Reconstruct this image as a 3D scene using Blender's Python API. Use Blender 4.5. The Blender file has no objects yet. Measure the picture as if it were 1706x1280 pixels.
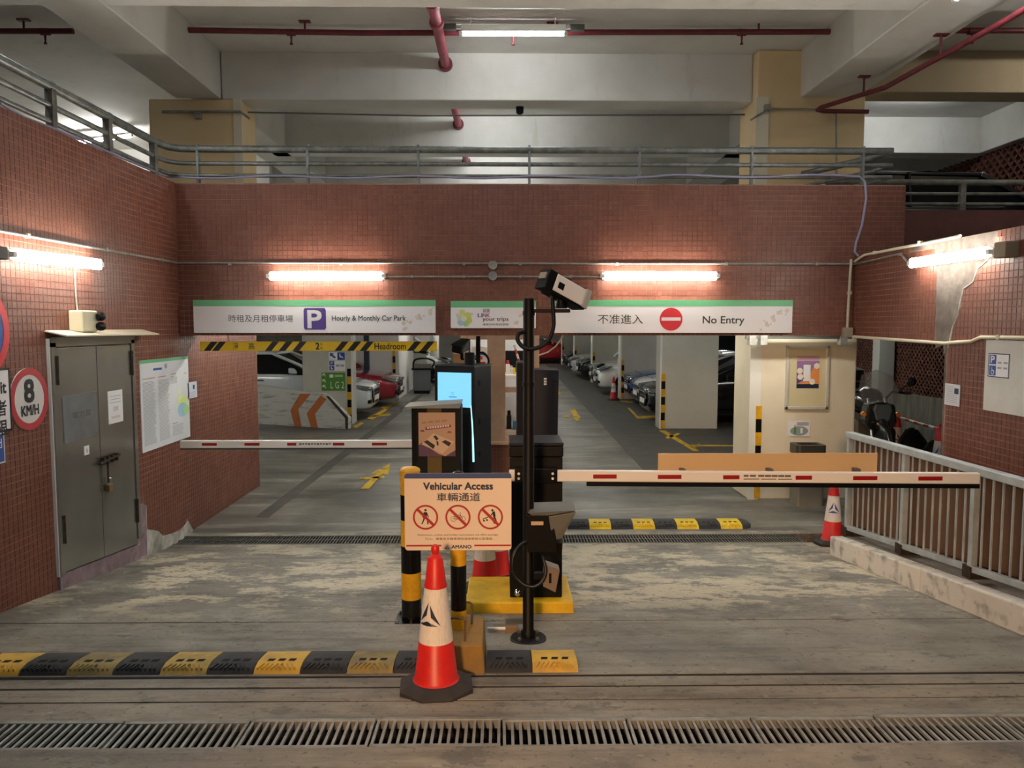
import bpy, math, random
import numpy as np
from mathutils import Vector, Matrix

random.seed(7)
SC = bpy.context.scene
COL = SC.collection
# ------------------------------------------------------------------ camera
FPX, CX, CY, CAMZ = 1282.0, 853.0, 640.0, 2.14
psi, th = math.atan(18 / FPX), math.atan(98 / FPX)
FW = Vector((math.sin(psi) * math.cos(th), math.cos(psi) * math.cos(th), -math.sin(th)))
RT = Vector((math.cos(psi), -math.sin(psi), 0))
UP = RT.cross(FW)
cd = bpy.data.cameras.new('camera')
cd.sensor_fit = 'HORIZONTAL'; cd.sensor_width = 36; cd.lens = FPX / 1706 * 36
cd.clip_start = 0.05; cd.clip_end = 300
cam = bpy.data.objects.new('camera', cd); COL.objects.link(cam)
mw = Matrix((RT, UP, -FW)).transposed().to_4x4(); mw.translation = (0, 0, CAMZ)
cam.matrix_world = mw
SC.camera = cam
# ------------------------------------------------------------------ world, large lights, exposure
w = bpy.data.worlds.new('night'); SC.world = w; w.use_nodes = True
w.node_tree.nodes['Background'].inputs[0].default_value = (0.28, 0.29, 0.30, 1)
w.node_tree.nodes['Background'].inputs[1].default_value = 0.16
SC.view_settings.view_transform = 'Standard'; SC.view_settings.look = 'None'
SC.view_settings.exposure = 0.95; SC.view_settings.gamma = 1.0
SC.view_settings.use_curve_mapping = False
def area_light(name, loc, target, size, energy, color, sizey=None):
    l = bpy.data.lights.new(name, 'AREA'); l.energy = energy; l.color = color
    l.shape = 'RECTANGLE'; l.size = size; l.size_y = sizey or size
    o = bpy.data.objects.new(name, l); COL.objects.link(o); o.location = loc
    o.rotation_euler = (Vector(target) - Vector(loc)).to_track_quat('-Z', 'Y').to_euler()
    return o
# warm street lamps over the road behind the camera
def spot_light(name, loc, target, energy, color, size, blend, radius):
    l = bpy.data.lights.new(name, 'SPOT'); l.energy = energy; l.color = color
    l.spot_size = math.radians(size); l.spot_blend = blend; l.shadow_soft_size = radius
    o = bpy.data.objects.new(name, l); COL.objects.link(o); o.location = loc
    o.rotation_euler = (Vector(target) - Vector(loc)).to_track_quat('-Z', 'Y').to_euler()
    return o
spot_light('street_lamp_light', (-.8, -2.6, 2.9), (1.0, 4.4, .42), 700, (1.0, 0.58, 0.28), 41, .9, .25)
TUBE = 40.0          # emission of the fluorescent tubes
# ------------------------------------------------------------------ pixel -> place helpers (frame 1706x1280)
def ray(px, py): return FW * FPX + RT * (px - CX) - UP * (py - CY)
def P(px, py, Y):
    d = ray(px, py); t = Y / d.y
    return Vector((d.x * t, Y, CAMZ + d.z * t))
def PX(px, py, X):
    d = ray(px, py); t = X / d.x
    return Vector((X, d.y * t, CAMZ + d.z * t))
def zf(Y): return max(0.0, .54 - .12 * max(0.0, Y - 2.8))
def Fl(px, py):
    lo, hi = 1.0, 60.0
    for _ in range(50):
        m = (lo + hi) / 2
        if P(px, py, m).z > zf(m): lo = m
        else: hi = m
    return P(px, py, lo)
def onplane(px, py, A, B):
    d = ray(px, py); n = Vector((B[1] - A[1], A[0] - B[0], 0))
    t = (n.x * A[0] + n.y * A[1]) / (n.x * d.x + n.y * d.y)
    return Vector((d.x * t, d.y * t, CAMZ + d.z * t))
def proj(p):
    v = Vector(p) - Vector((0, 0, CAMZ)); z = v.dot(FW)
    if z < .05: return (-9999, -9999, 1)
    return (CX + FPX * v.dot(RT) / z, CY - FPX * v.dot(UP) / z, z)
def infr(p, m=0):
    q = proj(p); return -m < q[0] < 1706 + m and -m < q[1] < 1280 + m
# ------------------------------------------------------------------ materials
MATS = {}
def srgb(c):
    if isinstance(c, str):
        c = [int(c[i:i + 2], 16) / 255 for i in (0, 2, 4)]
    return tuple((x / 12.92 if x <= .04045 else ((x + .055) / 1.055) ** 2.4) for x in c)
def M(name, col='808080', rough=.5, metal=0.0, c2=None, scale=8.0, bump=0.0, stretch=(1, 1, 1), detail=5, emit=0, world=False,
      alpha=None, contrast=(.35, .65), trans=0, coat=0, spec=None):
    if name in MATS: return MATS[name]
    m = bpy.data.materials.new(name); m.use_nodes = True; MATS[name] = m
    nt = m.node_tree; b = nt.nodes['Principled BSDF']
    col = (*srgb(col), 1)
    b.inputs['Base Color'].default_value = col
    b.inputs['Roughness'].default_value = rough; b.inputs['Metallic'].default_value = metal
    if spec is not None: b.inputs['Specular IOR Level'].default_value = spec
    if coat: b.inputs['Coat Weight'].default_value = coat; b.inputs['Coat Roughness'].default_value = .08
    if trans: b.inputs['Transmission Weight'].default_value = trans; b.inputs['IOR'].default_value = 1.1
    if alpha is not None: b.inputs['Alpha'].default_value = alpha
    if emit:
        b.inputs['Emission Color'].default_value = col; b.inputs['Emission Strength'].default_value = emit
    if c2 is not None or bump:
        if world:
            g = nt.nodes.new('ShaderNodeNewGeometry'); co = g.outputs['Position']
        else:
            g = nt.nodes.new('ShaderNodeTexCoord'); co = g.outputs['Object']
        mp = nt.nodes.new('ShaderNodeMapping'); mp.inputs['Scale'].default_value = stretch
        nt.links.new(co, mp.inputs['Vector'])
        n = nt.nodes.new('ShaderNodeTexNoise'); n.inputs['Scale'].default_value = scale
        n.inputs['Detail'].default_value = detail; n.inputs['Roughness'].default_value = .62
        nt.links.new(mp.outputs[0], n.inputs['Vector'])
        if c2 is not None:
            r = nt.nodes.new('ShaderNodeValToRGB')
            r.color_ramp.elements[0].position, r.color_ramp.elements[1].position = contrast
            r.color_ramp.elements[0].color = (*srgb(c2), 1); r.color_ramp.elements[1].color = col
            nt.links.new(n.outputs['Fac'], r.inputs['Fac']); nt.links.new(r.outputs[0], b.inputs['Base Color'])
        if bump:
            bp = nt.nodes.new('ShaderNodeBump'); bp.inputs['Strength'].default_value = bump
            bp.inputs['Distance'].default_value = .02
            nt.links.new(n.outputs['Fac'], bp.inputs['Height']); nt.links.new(bp.outputs[0], b.inputs['Normal'])
    return m
def node_mat(name, rough=.7):
    m = bpy.data.materials.new(name); m.use_nodes = True; MATS[name] = m
    nt = m.node_tree; b = nt.nodes['Principled BSDF']; b.inputs['Roughness'].default_value = rough
    g = nt.nodes.new('ShaderNodeNewGeometry')
    return m, nt, b, g.outputs['Position']
def noise(nt, co, scale, stretch=(1, 1, 1), detail=6, rough=.6, loc=(0, 0, 0)):
    mp = nt.nodes.new('ShaderNodeMapping'); mp.inputs['Scale'].default_value = stretch; mp.inputs['Location'].default_value = loc
    nt.links.new(co, mp.inputs['Vector'])
    n = nt.nodes.new('ShaderNodeTexNoise'); n.inputs['Scale'].default_value = scale
    n.inputs['Detail'].default_value = detail; n.inputs['Roughness'].default_value = rough
    nt.links.new(mp.outputs[0], n.inputs['Vector']); return n.outputs['Fac']
def ramp(nt, fac, stops):
    r = nt.nodes.new('ShaderNodeValToRGB'); e = r.color_ramp.elements
    while len(e) < len(stops): e.new(.5)
    for i, (p, c) in enumerate(stops):
        e[i].position = p; e[i].color = (*srgb(c), 1) if isinstance(c, str) else (c, c, c, 1)
    nt.links.new(fac, r.inputs['Fac']); return r.outputs[0]
def mix(nt, fac, a, b):
    n = nt.nodes.new('ShaderNodeMix'); n.data_type = 'RGBA'
    nt.links.new(fac, n.inputs[0]); nt.links.new(a, n.inputs[6]); nt.links.new(b, n.inputs[7]); return n.outputs[2]
def value_rgb(nt, c):
    n = nt.nodes.new('ShaderNodeRGB'); n.outputs[0].default_value = (*srgb(c), 1); return n.outputs[0]
def ymask(nt, co, pts):
    sp = nt.nodes.new('ShaderNodeSeparateXYZ'); nt.links.new(co, sp.inputs[0])
    d = nt.nodes.new('ShaderNodeMath'); d.operation = 'DIVIDE'; d.inputs[1].default_value = 12.0; nt.links.new(sp.outputs['Y'], d.inputs[0])
    return ramp(nt, d.outputs[0], [(y / 12.0, v) for y, v in pts])
def mul(nt, a, b):
    n = nt.nodes.new('ShaderNodeMix'); n.data_type = 'RGBA'; n.blend_type = 'MULTIPLY'; n.inputs[0].default_value = 1
    nt.links.new(a, n.inputs[6]); nt.links.new(b, n.inputs[7]); return n.outputs[2]
def mat_floor():
    m, nt, b, co = node_mat('worn_concrete', .62)
    base = ramp(nt, noise(nt, co, 1.5, (.8, 1.0, 1), 10, .70), [(.30, '524e48'), (.44, '77736a'), (.56, '8d897f'), (.72, 'a5a194')])
    brown = ramp(nt, noise(nt, co, 2.6, (.7, 1.2, 1), 10, .74, (5, 5, 0)), [(.32, '5c5146'), (.48, '8b7e6d'), (.68, 'a89a85')])
    c0 = mix(nt, ymask(nt, co, [(3.4, .75), (3.7, .12), (5, .0)]), base, brown)
    streak = noise(nt, co, 2.2, (.28, 4.0, 1), 8, .72, (3, 1, 0))
    c1 = mix(nt, ramp(nt, streak, [(.50, 0.), (.64, .6)]), c0, value_rgb(nt, '4a453f'))
    wear = noise(nt, co, 1.9, (.85, 1.15, 1), 12, .78, (7, 2, 0))
    band = ymask(nt, co, [(3.0, .10), (4.6, .12), (5.2, 1.), (6.9, 1.), (7.6, .4)])
    c2 = mix(nt, mul(nt, ramp(nt, wear, [(.49, 0.), (.525, .8), (.60, .95)]), band), c1, value_rgb(nt, 'c9bfa6'))
    chips = noise(nt, co, 4.4, (.8, 1.2, 1), 10, .76, (2, 6, 0))
    c2 = mix(nt, ramp(nt, chips, [(.57, 0.), (.61, .8)]), c2, value_rgb(nt, '625d55'))
    pale = noise(nt, co, 7.5, (.8, 1.3, 1), 9, .75, (12, 3, 0))
    c2 = mix(nt, ramp(nt, pale, [(.60, 0.), (.66, .55)]), c2, value_rgb(nt, 'b5ae9e'))
    dark = noise(nt, co, .75, (.8, 1.0, 1), 8, .68, (1, 9, 0))
    c3 = mix(nt, ramp(nt, dark, [(.52, 0.), (.66, .75)]), c2, value_rgb(nt, '423e38'))
    grit = noise(nt, co, 30, (1, 1, 1), 5, .65)
    c4 = mix(nt, ramp(nt, grit, [(.32, .7), (.42, 0.)]), c3, value_rgb(nt, '37332d'))
    nt.links.new(c4, b.inputs['Base Color'])
    bp = nt.nodes.new('ShaderNodeBump'); bp.inputs['Strength'].default_value = .7; bp.inputs['Distance'].default_value = .02
    nt.links.new(noise(nt, co, 9, (.8, 1.2, 1), 10, .75), bp.inputs['Height']); nt.links.new(bp.outputs[0], b.inputs['Normal'])
    r = ramp(nt, wear, [(.35, .38), (.7, .75)]); nt.links.new(r, b.inputs['Roughness'])
    return m
def mat_floor_in():
    m, nt, b, co = node_mat('polished_lane_concrete', .4)
    base = ramp(nt, noise(nt, co, 1.0, (1.1, .6, 1), 8, .68), [(.3, '4d4b47'), (.5, '6b6963'), (.7, '87857d')])
    s = noise(nt, co, 1.6, (.3, 2.0, 1), 8, .72, (3, 1, 0))
    c = mix(nt, ramp(nt, s, [(.50, 0.), (.62, .75)]), base, value_rgb(nt, 'a5a299'))
    d = noise(nt, co, .8, (.5, 1.2, 1), 6, .6, (9, 4, 0))
    c = mix(nt, ramp(nt, d, [(.46, 0.), (.62, .8)]), c, value_rgb(nt, '403f3b'))
    nt.links.new(c, b.inputs['Base Color'])
    r = ramp(nt, s, [(.3, .28), (.7, .6)]); nt.links.new(r, b.inputs['Roughness'])
    return m
def mat_tile():
    m, nt, b, co = node_mat('red_brown_mosaic', .33)
    v = nt.nodes.new('ShaderNodeVectorMath'); v.operation = 'MULTIPLY_ADD'
    v.inputs[1].default_value = (20, 20, 20); v.inputs[2].default_value = (.37, .37, .37); nt.links.new(co, v.inputs[0])
    f = nt.nodes.new('ShaderNodeVectorMath'); f.operation = 'FLOOR'; nt.links.new(v.outputs[0], f.inputs[0])
    wn = nt.nodes.new('ShaderNodeTexWhiteNoise'); nt.links.new(f.outputs[0], wn.inputs['Vector'])
    c = ramp(nt, wn.outputs['Value'], [(0., '6b3b2b'), (.5, '724030'), (1., '7a4836')])
    big = noise(nt, co, .9, (1, 1, 1), 5, .6)
    c = mix(nt, ramp(nt, big, [(.4, 0.), (.75, .35)]), c, value_rgb(nt, '7a5040'))
    nt.links.new(c, b.inputs['Base Color'])
    nt.links.new(ramp(nt, noise(nt, co, 5, (1, 1, 1), 5, .6), [(.3, .36), (.7, .55)]), b.inputs['Roughness'])
    return m
def mat_paint(name, a, bcol, ccol, sc=.8):
    m, nt, b, co = node_mat(name, .8)
    c = ramp(nt, noise(nt, co, sc, (1, 1, 1), 7, .6), [(.35, bcol), (.6, a)])
    d = noise(nt, co, 2.2, (1.5, 1.5, .35), 7, .7, (4, 3, 1))
    c = mix(nt, ramp(nt, d, [(.60, 0.), (.78, .6)]), c, value_rgb(nt, ccol))
    nt.links.new(c, b.inputs['Base Color'])
    bp = nt.nodes.new('ShaderNodeBump'); bp.inputs['Strength'].default_value = .15; bp.inputs['Distance'].default_value = .01
    nt.links.new(noise(nt, co, 9, (1, 1, 1), 6, .6), bp.inputs['Height']); nt.links.new(bp.outputs[0], b.inputs['Normal'])
    return m
FLOOR = mat_floor(); FLOORIN = mat_floor_in(); TILE = mat_tile()
WHITEP = mat_paint('aged_white_paint', 'd6d3cb', 'c4c1b8', 'a8a498')
CREAMP = mat_paint('cream_paint', 'e3dac3', 'd8cdb3', 'bcb095')
TANP = mat_paint('tan_paint', 'e2c99c', 'd9be8f', 'bba47a')
GREYP = mat_paint('grey_white_wall_paint', 'c9c7bd', 'b9b7ac', '98968b')
GROUT = M('pinkish_grout', 'a58474', .85, c2='7d5c4e', scale=3, world=True)
PLASTER = M('exposed_cement', '7f756c', .95, c2='594f48', scale=6, bump=.5, world=True)
LPLASTER = M('pale_patch_plaster', 'c9c6bd', .9, c2='8f8c84', scale=7, bump=.6, world=True)
MAUVE = M('mauve_painted_cement', '97828a', .85, c2='79676a', scale=9, bump=.4, world=True)
GALV = M('galvanised_pipe', '8d908c', .45, .55, c2='6c6f6c', scale=14)
CONDUIT = M('conduit_steel', 'a3a29a', .5, .35, c2='85847c', scale=12)
CREAMPIPE = M('cream_conduit', 'd8cfb8', .6)
REDPIPE = M('maroon_pipe', '6e1f28', .5, c2='571920', scale=10)
PINKPIPE = M('faded_red_pipe', 'a8505a', .6, c2='8c3f4a', scale=9)
TUBEM = M('lit_tube', 'f3f8fc', .4, emit=TUBE * 1.2)
WTUBE = M('lit_wall_tube', 'fff9ee', .4, emit=TUBE * .8)
BATTEN = M('white_batten', 'dcdcd6', .5)
DARKBOX = M('dark_end_box', '55534d', .6)
STEEL = M('brushed_stainless', 'a6a6a1', .27, .78, c2='8c8c86', scale=1.3, stretch=(1, 1, .6))
STEELD = M('dull_steel', '6d6b64', .5, .7)
RUST = M('rusty_hinge', '4a3a2c', .8, .3, c2='2e241c', scale=30)
WHITE = M('white_enamel', 'e9e7e6', .4)
SIGNW = M('sign_white', 'f3f0f2', .45)
GREEN = M('sign_green', '6fc08a', .45)
DKTXT = M('dark_green_lettering', '27382f', .5)
BLACK = M('black_print', '15161a', .5)
NAVY = M('navy_print', '1f2a44', .45)
PURPLE = M('sign_purple', '55408f', .45)
REDP = M('sign_red', 'd8303a', .45)
REDD = M('dark_sign_red', 'b01c22', .45)
BLUE = M('sign_blue', '2a4fa3', .45)
BLUEL = M('cone_logo_blue', '2b4fa8', .45)
PALE = M('blossom_print', 'd9c9b6', .5)
YEL = M('safety_yellow', 'e3ae17', .45, c2='c8960f', scale=12)
YELF = M('bright_floor_yellow', 'f0cf1c', .55, c2='dcb914', scale=14)
YELW = M('worn_yellow', 'c3a04a', .75, c2='8d7a48', scale=9, contrast=(.3, .6))
YELL = M('lane_paint_yellow', 'd6ae1e', .7, c2='8a7a3c', scale=6, world=True, contrast=(.35, .5))
RUB = M('black_rubber', '34363a', .7, c2='26282b', scale=14)
RUBW = M('worn_black_rubber', '303134', .75, c2='222325', scale=9, bump=.3)
BLK = M('black_powder_coat', '060607', .5, spec=.2)
BLKG = M('gloss_black', '08090b', .25, spec=.35)
CHAR = M('charcoal_panel', '161920', .45, spec=.25)
CHARD = M('charcoal_dark', '0a0b0e', .55, spec=.2)
BROWN = M('brown_panel', '4a3a20', .6, c2='3f321c', scale=3)
BRONZE = M('bronze_stripe', '6a5018', .5)
SCREEN = M('lit_blue_screen', '7cc8f4', .3, emit=.5)
LEDW = M('lit_edge_strip', '9fe2ee', .3, emit=.75)
CONER = M('cone_red', 'd8241c', .42, c2='c41d17', scale=8)
CONEW = M('cone_reflective_white', 'ece4dc', .4, c2='d9cfc6', scale=30, stretch=(6, 6, .4))
CONEB = M('cone_rubber_base', '35312e', .8, c2='2a2725', scale=12)
OCHRE = M('ochre_block_paint', '9a7430', .75, c2='80683f', scale=6, bump=.3)
BARW = M('barrier_white', 'efe9e2', .4)
GLASS = M('clear_glass', 'ffffff', .05, trans=1.0, alpha=.15)
CARGL = M('car_glass', '0b0f13', .06, spec=.6)
TYRE = M('tyre', '141414', .8)
RIM = M('alloy_rim', '9a9ca0', .3, .8)
LAMP = M('headlamp_lens', '8f979d', .12, .7)
TAILL = M('tail_lamp', '8e1218', .2)
CHROME = M('chrome', 'c9cbce', .15, 1.0)
PINKF = M('pinkish_booth_frame', 'c3a48c', .6, c2='b5957d', scale=5)
SCRB = M('breeze_block_brown', '6e4436', .75, c2='553226', scale=6)
PANB = M('brown_sheet_panel', '6b4a2e', .6, c2='5c3f28', scale=2)
KERBP = M('pale_kerb_paint', 'ddd6ca', .8, c2='8d877d', scale=7, bump=.3, world=True, contrast=(.3, .5))
KERBC = M('kerb_concrete', '8a8378', .85, c2='6d675e', scale=6, bump=.3, world=True)
ALU = M('painted_rail_grey', 'bcc3c4', .5, .1, c2='a0a7a8', scale=6)
GRATE = M('cast_iron_grate', '94938d', .55, .35, c2='72716b', scale=10)
RECESS_SHADE = M('recess_shade_black', '0b0a09', .95)  # black colour stands in for the shade inside recesses
PAPER = M('paper_white', 'e8e8ea', .7)
PRINTG = M('fine_print_grey', 'a9abb0', .7)
CABLE = M('black_cable', '08080a', .5, spec=.25)
LILAC = M('lilac_grey_cable', '9c9ab4', .5)
# ------------------------------------------------------------------ mesh builder
class MB:
    def __init__(s): s.v = []; s.f = []; s.mi = []; s.m = 0
    def face(s, idx): s.f.append(idx); s.mi.append(s.m)
    def add(s, vs, fs):
        o = len(s.v); s.v += [tuple(v) for v in vs]
        for q in fs: s.face([i + o for i in q])
        return s
    def box(s, x0, x1, y0, y1, z0, z1):
        return s.add([(x0, y0, z0), (x1, y0, z0), (x1, y1, z0), (x0, y1, z0), (x0, y0, z1), (x1, y0, z1), (x1, y1, z1), (x0, y1, z1)],
                     [(0, 3, 2, 1), (4, 5, 6, 7), (0, 1, 5, 4), (1, 2, 6, 5), (2, 3, 7, 6), (3, 0, 4, 7)])
    def hexa(s, b, t):
        return s.add(list(b) + list(t), [(0, 3, 2, 1), (4, 5, 6, 7), (0, 1, 5, 4), (1, 2, 6, 5), (2, 3, 7, 6), (3, 0, 4, 7)])
    def prism(s, poly, a, b, axis='y'):
        """poly of 2-D points extruded from a to b along axis; (x,z) for y, (y,z) for x, (x,y) for z."""
        n = len(poly)
        def mk(p, d): return {'y': (p[0], d, p[1]), 'x': (d, p[0], p[1]), 'z': (p[0], p[1], d)}[axis]
        return s.add([mk(p, a) for p in poly] + [mk(p, b) for p in poly],
                     [list(range(n)), list(range(2 * n - 1, n - 1, -1))] + [(i, i + n, (i + 1) % n + n, (i + 1) % n) for i in range(n)])
    def tube(s, pts, r, n=10, cap=True):
        pts = [Vector(p) for p in pts]; rings = []; o = len(s.v); ref = None
        for i, p in enumerate(pts):
            a = pts[max(i - 1, 0)]; b = pts[min(i + 1, len(pts) - 1)]
            t = (b - a).normalized()
            if ref is None: ref = Vector((0, 0, 1)) if abs(t.z) < .9 else Vector((1, 0, 0))
            u = (ref - t * ref.dot(t)).normalized(); v = t.cross(u); ref = u
            rr = r[i] if isinstance(r, (list, tuple)) else r
            s.v += [tuple(p + (u * math.cos(k * 2 * math.pi / n) + v * math.sin(k * 2 * math.pi / n)) * rr) for k in range(n)]
        for i in range(len(pts) - 1):
            for k in range(n):
                s.face([o + i * n + k, o + i * n + (k + 1) % n, o + (i + 1) * n + (k + 1) % n, o + (i + 1) * n + k])
        if cap:
            s.face([o + k for k in range(n)][::-1]); e = o + (len(pts) - 1) * n; s.face([e + k for k in range(n)])
        return s
    def lathe(s, prof, n=24, c=(0, 0, 0), axis='z'):
        o = len(s.v)
        for r, z in prof:
            for k in range(n):
                a = k * 2 * math.pi / n; x, y = r * math.cos(a), r * math.sin(a)
                p = {'z': (x, y, z), 'y': (x, z, y), 'x': (z, x, y)}[axis]
                s.v.append((p[0] + c[0], p[1] + c[1], p[2] + c[2]))
        flip = axis == 'y'
        for i in range(len(prof) - 1):
            for k in range(n):
                q = [o + i * n + k, o + i * n + (k + 1) % n, o + (i + 1) * n + (k + 1) % n, o + (i + 1) * n + k]
                s.face(q[::-1] if flip else q)
        s.face([o + k for k in range(n)][::-1]); e = o + (len(prof) - 1) * n; s.face([e + k for k in range(n)])
        return s
    def disc(s, c, r, d, n=32, axis='y', rx=1.0):
        """thin disc facing -axis with thickness d"""
        return s.prism([(c[0] + r * rx * math.cos(k * 2 * math.pi / n), c[2] + r * math.sin(k * 2 * math.pi / n)) for k in range(n)], c[1], c[1] + d, 'y')
    def ring(s, c, r0, r1, y0, y1, n=40):
        o = len(s.v)
        for r, y in ((r0, y0), (r1, y0), (r1, y1), (r0, y1)):
            s.v += [(c[0] + r * math.cos(k * 2 * math.pi / n), y, c[1] + r * math.sin(k * 2 * math.pi / n)) for k in range(n)]
        for j in range(4):
            for k in range(n):
                s.face([o + j * n + k, o + j * n + (k + 1) % n, o + ((j + 1) % 4) * n + (k + 1) % n, o + ((j + 1) % 4) * n + k])
        return s
    def mesh(s, name, mats, smooth=False):
        me = bpy.data.meshes.new(name); me.from_pydata(s.v, [], s.f); me.update()
        for m in (mats if isinstance(mats, (list, tuple)) else [mats]): me.materials.append(m)
        me.polygons.foreach_set('material_index', s.mi)
        if smooth:
            me.polygons.foreach_set('use_smooth', [True] * len(s.f)); me.set_sharp_from_angle(angle=math.radians(42))
        import bmesh
        bm = bmesh.new(); bm.from_mesh(me); bmesh.ops.recalc_face_normals(bm, faces=bm.faces); bm.to_mesh(me); bm.free()
        return me
    def build(s, name, mats, parent=None, bevel=0, smooth=False, recentre=None):
        off = Vector((0, 0, 0))
        if (recentre if recentre is not None else parent is None):
            a = np.array(s.v); lo, hi = a.min(0), a.max(0)
            off = Vector(((lo[0] + hi[0]) / 2, (lo[1] + hi[1]) / 2, lo[2]))
            s.v = [(x - off.x, y - off.y, z - off.z) for x, y, z in s.v]
        o = bpy.data.objects.new(name, s.mesh(name, mats, smooth)); COL.objects.link(o); o.location = off
        if parent is not None: o.parent = parent
        if bevel:
            b = o.modifiers.new('bevel', 'BEVEL'); b.width = bevel; b.segments = 2; b.limit_method = 'ANGLE'
        return o
def tag(o, label, cat, group=None, kind=None):
    o['label'] = label; o['category'] = cat
    if group: o['group'] = group
    if kind: o['kind'] = kind
    return o
def thing(name, label, cat, loc=(0, 0, 0), rz=0, group=None, kind=None):
    o = bpy.data.objects.new(name, None); COL.objects.link(o); o.location = loc; o.rotation_euler = (0, 0, rz)
    o.empty_display_size = .1
    return tag(o, label, cat, group, kind)
def copy_tree(o, parent=None):
    c = o.copy(); COL.objects.link(c); c.parent = parent
    for ch in o.children: copy_tree(ch, c)
    return c
def box(name, mat, parent, x0, x1, y0, y1, z0, z1, bevel=0):
    return MB().box(x0, x1, y0, y1, z0, z1).build(name, mat, parent, bevel)
# ------------------------------------------------------------------ lettering
TXT = {}
def text_mesh(body):
    if body in TXT: return TXT[body]
    cu = bpy.data.curves.new('lettering', 'FONT'); cu.body = body; cu.extrude = 0; cu.resolution_u = 3
    ob = bpy.data.objects.new('lettering', cu); COL.objects.link(ob)
    dg = bpy.context.evaluated_depsgraph_get(); me = bpy.data.meshes.new_from_object(ob.evaluated_get(dg))
    bpy.data.objects.remove(ob); bpy.data.curves.remove(cu)
    vs = [tuple(v.co) for v in me.vertices]; fs = [tuple(p.vertices) for p in me.polygons]
    bpy.data.meshes.remove(me)
    a = np.array(vs) if vs else np.zeros((1, 3))
    TXT[body] = (a, fs, a.min(0), a.max(0)); return TXT[body]
def text(parent, body, mat, x0, x1, z0, z1, y, name='lettering', bold=0):
    """lettering fitted to the box x0..x1, z0..z1 of the parent's front, at depth y"""
    a, fs, lo, hi = text_mesh(body)
    sx = (x1 - x0) / max(hi[0] - lo[0], 1e-6); sz = (z1 - z0) / max(hi[1] - lo[1], 1e-6)
    b = MB()
    shifts = [(0, 0)] if not bold else [(dx * bold, dz * bold) for dx in (-1, 0, 1) for dz in (-1, 0, 1)]
    for k, (dx, dz) in enumerate(shifts):
        b.add([(x0 + (p[0] - lo[0]) * sx + dx, y - k * .00004, z0 + (p[1] - lo[1]) * sz + dz) for p in a], fs)
    o = bpy.data.objects.new(name, None)
    me = bpy.data.meshes.new(name); me.from_pydata(b.v, [], b.f); me.update(); me.materials.append(mat)
    o = bpy.data.objects.new(name, me); COL.objects.link(o); o.parent = parent
    return o
for s_ in ['時租及月租停車場', 'P', 'Hourly & Monthly Car Park', '不准進入', 'No Entry', '領展', 'LINK', 'your trips', '連繫你的每段旅程', '淨', '高', '2', '0',
           'm', 'Headroom', '8', 'KM/H', 'Permit', '者', '限', 'd', 'Vehicular Access', '車輛通道', 'AMANO', '行人、單車及手推車請改道使用辦公室通道。',
           'Pedestrians, cyclists and trolley users please use office passage.', 'L G 2', 'LI', 'NK', '小心閘桿', '001', '電力室', '危險', 'DANGER', 'i']:
    text_mesh(s_)
# ================================================================== STRUCTURE
LX, RX, BY = -3.23, 3.57, 7.80          # left wall face, right wall face, front of the tiled beam
BZ0, BZ1, RZ1 = 2.04, 3.545, 2.82       # beam underside and top, right wall top
# ---- floor: ramp with joints and two drain channels, then the level deck
def strip(poly, x0, x1, name, mat, parent=None, under=.3):
    b = MB(); n = len(poly); xs = np.linspace(x0, x1, 9)
    for x in xs: b.v += [(x, y, z) for y, z in poly]
    for i in range(len(xs) - 1):
        for k in range(n - 1): b.face([i * n + k, (i + 1) * n + k, (i + 1) * n + k + 1, i * n + k + 1])
    return b.build(name, mat, parent, recentre=False)
D1 = (2.82, 3.045); D2 = (7.42, 7.74)
prof = [(-8, .54)]
def groove(y, wd=.018, dp=.02): return [(y - wd / 2, zf(y)), (y - wd / 4, zf(y) - dp), (y + wd / 4, zf(y) - dp), (y + wd / 2, zf(y))]
prof += groove(2.35, .012, .01)
prof += [(D1[0], .54), (D1[0] + .001, .36), (D1[1] - .001, .36), (D1[1], zf(D1[1]))]
prof += groove(3.30, .012, .008) + groove(3.47, .020) + groove(3.62, .03, .03) + groove(4.62, .012, .008)
prof += [(y, zf(y)) for y in (5, 5.5, 6, 6.5, 7.0, 7.2, 7.3)]
prof += [(D2[0], 0), (D2[0] + .001, -.12), (D2[1] - .001, -.12), (D2[1], 0), (7.85, 0)]
fl = strip(prof, -12, 12, 'floor', FLOOR)
GROOVE_SHADE = M('groove_shade_dark', '1a1410', .95)  # near-black strips stand in for the shade inside the floor grooves
tag(fl, 'worn grey concrete ramp floor sloping down to the car park entrance', 'floor', kind='structure')
fin = strip([(7.85, 0), (10, 0), (14, 0), (20, 0), (30, 0), (60, 0)], -30, 30, 'floor_lane', FLOORIN, fl)
# yellow lane paint
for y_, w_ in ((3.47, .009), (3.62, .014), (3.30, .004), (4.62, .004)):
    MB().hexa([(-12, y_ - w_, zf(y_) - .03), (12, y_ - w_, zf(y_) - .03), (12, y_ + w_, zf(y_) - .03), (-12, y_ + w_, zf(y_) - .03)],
              [(-12, y_ - w_, zf(y_ - w_) - .002), (12, y_ - w_, zf(y_ - w_) - .002), (12, y_ + w_, zf(y_ + w_) - .002), (-12, y_ + w_, zf(y_ + w_) - .002)]).build('groove_shade_strip', GROOVE_SHADE, fl)
MB().box(-12, 12, D1[1], D1[1] + .014, .45, zf(D1[1]) + .001).build('rust_edge', M('rusty_angle', '5e3a22', .85, c2='3c2618', scale=20), fl)
def paint(poly, h=.008, name='lane_marking', mat=None):
    return MB().prism([(p[0], p[1]) for p in poly], 0.0005, h, 'z').build(name, mat or YELL, fl)
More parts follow.
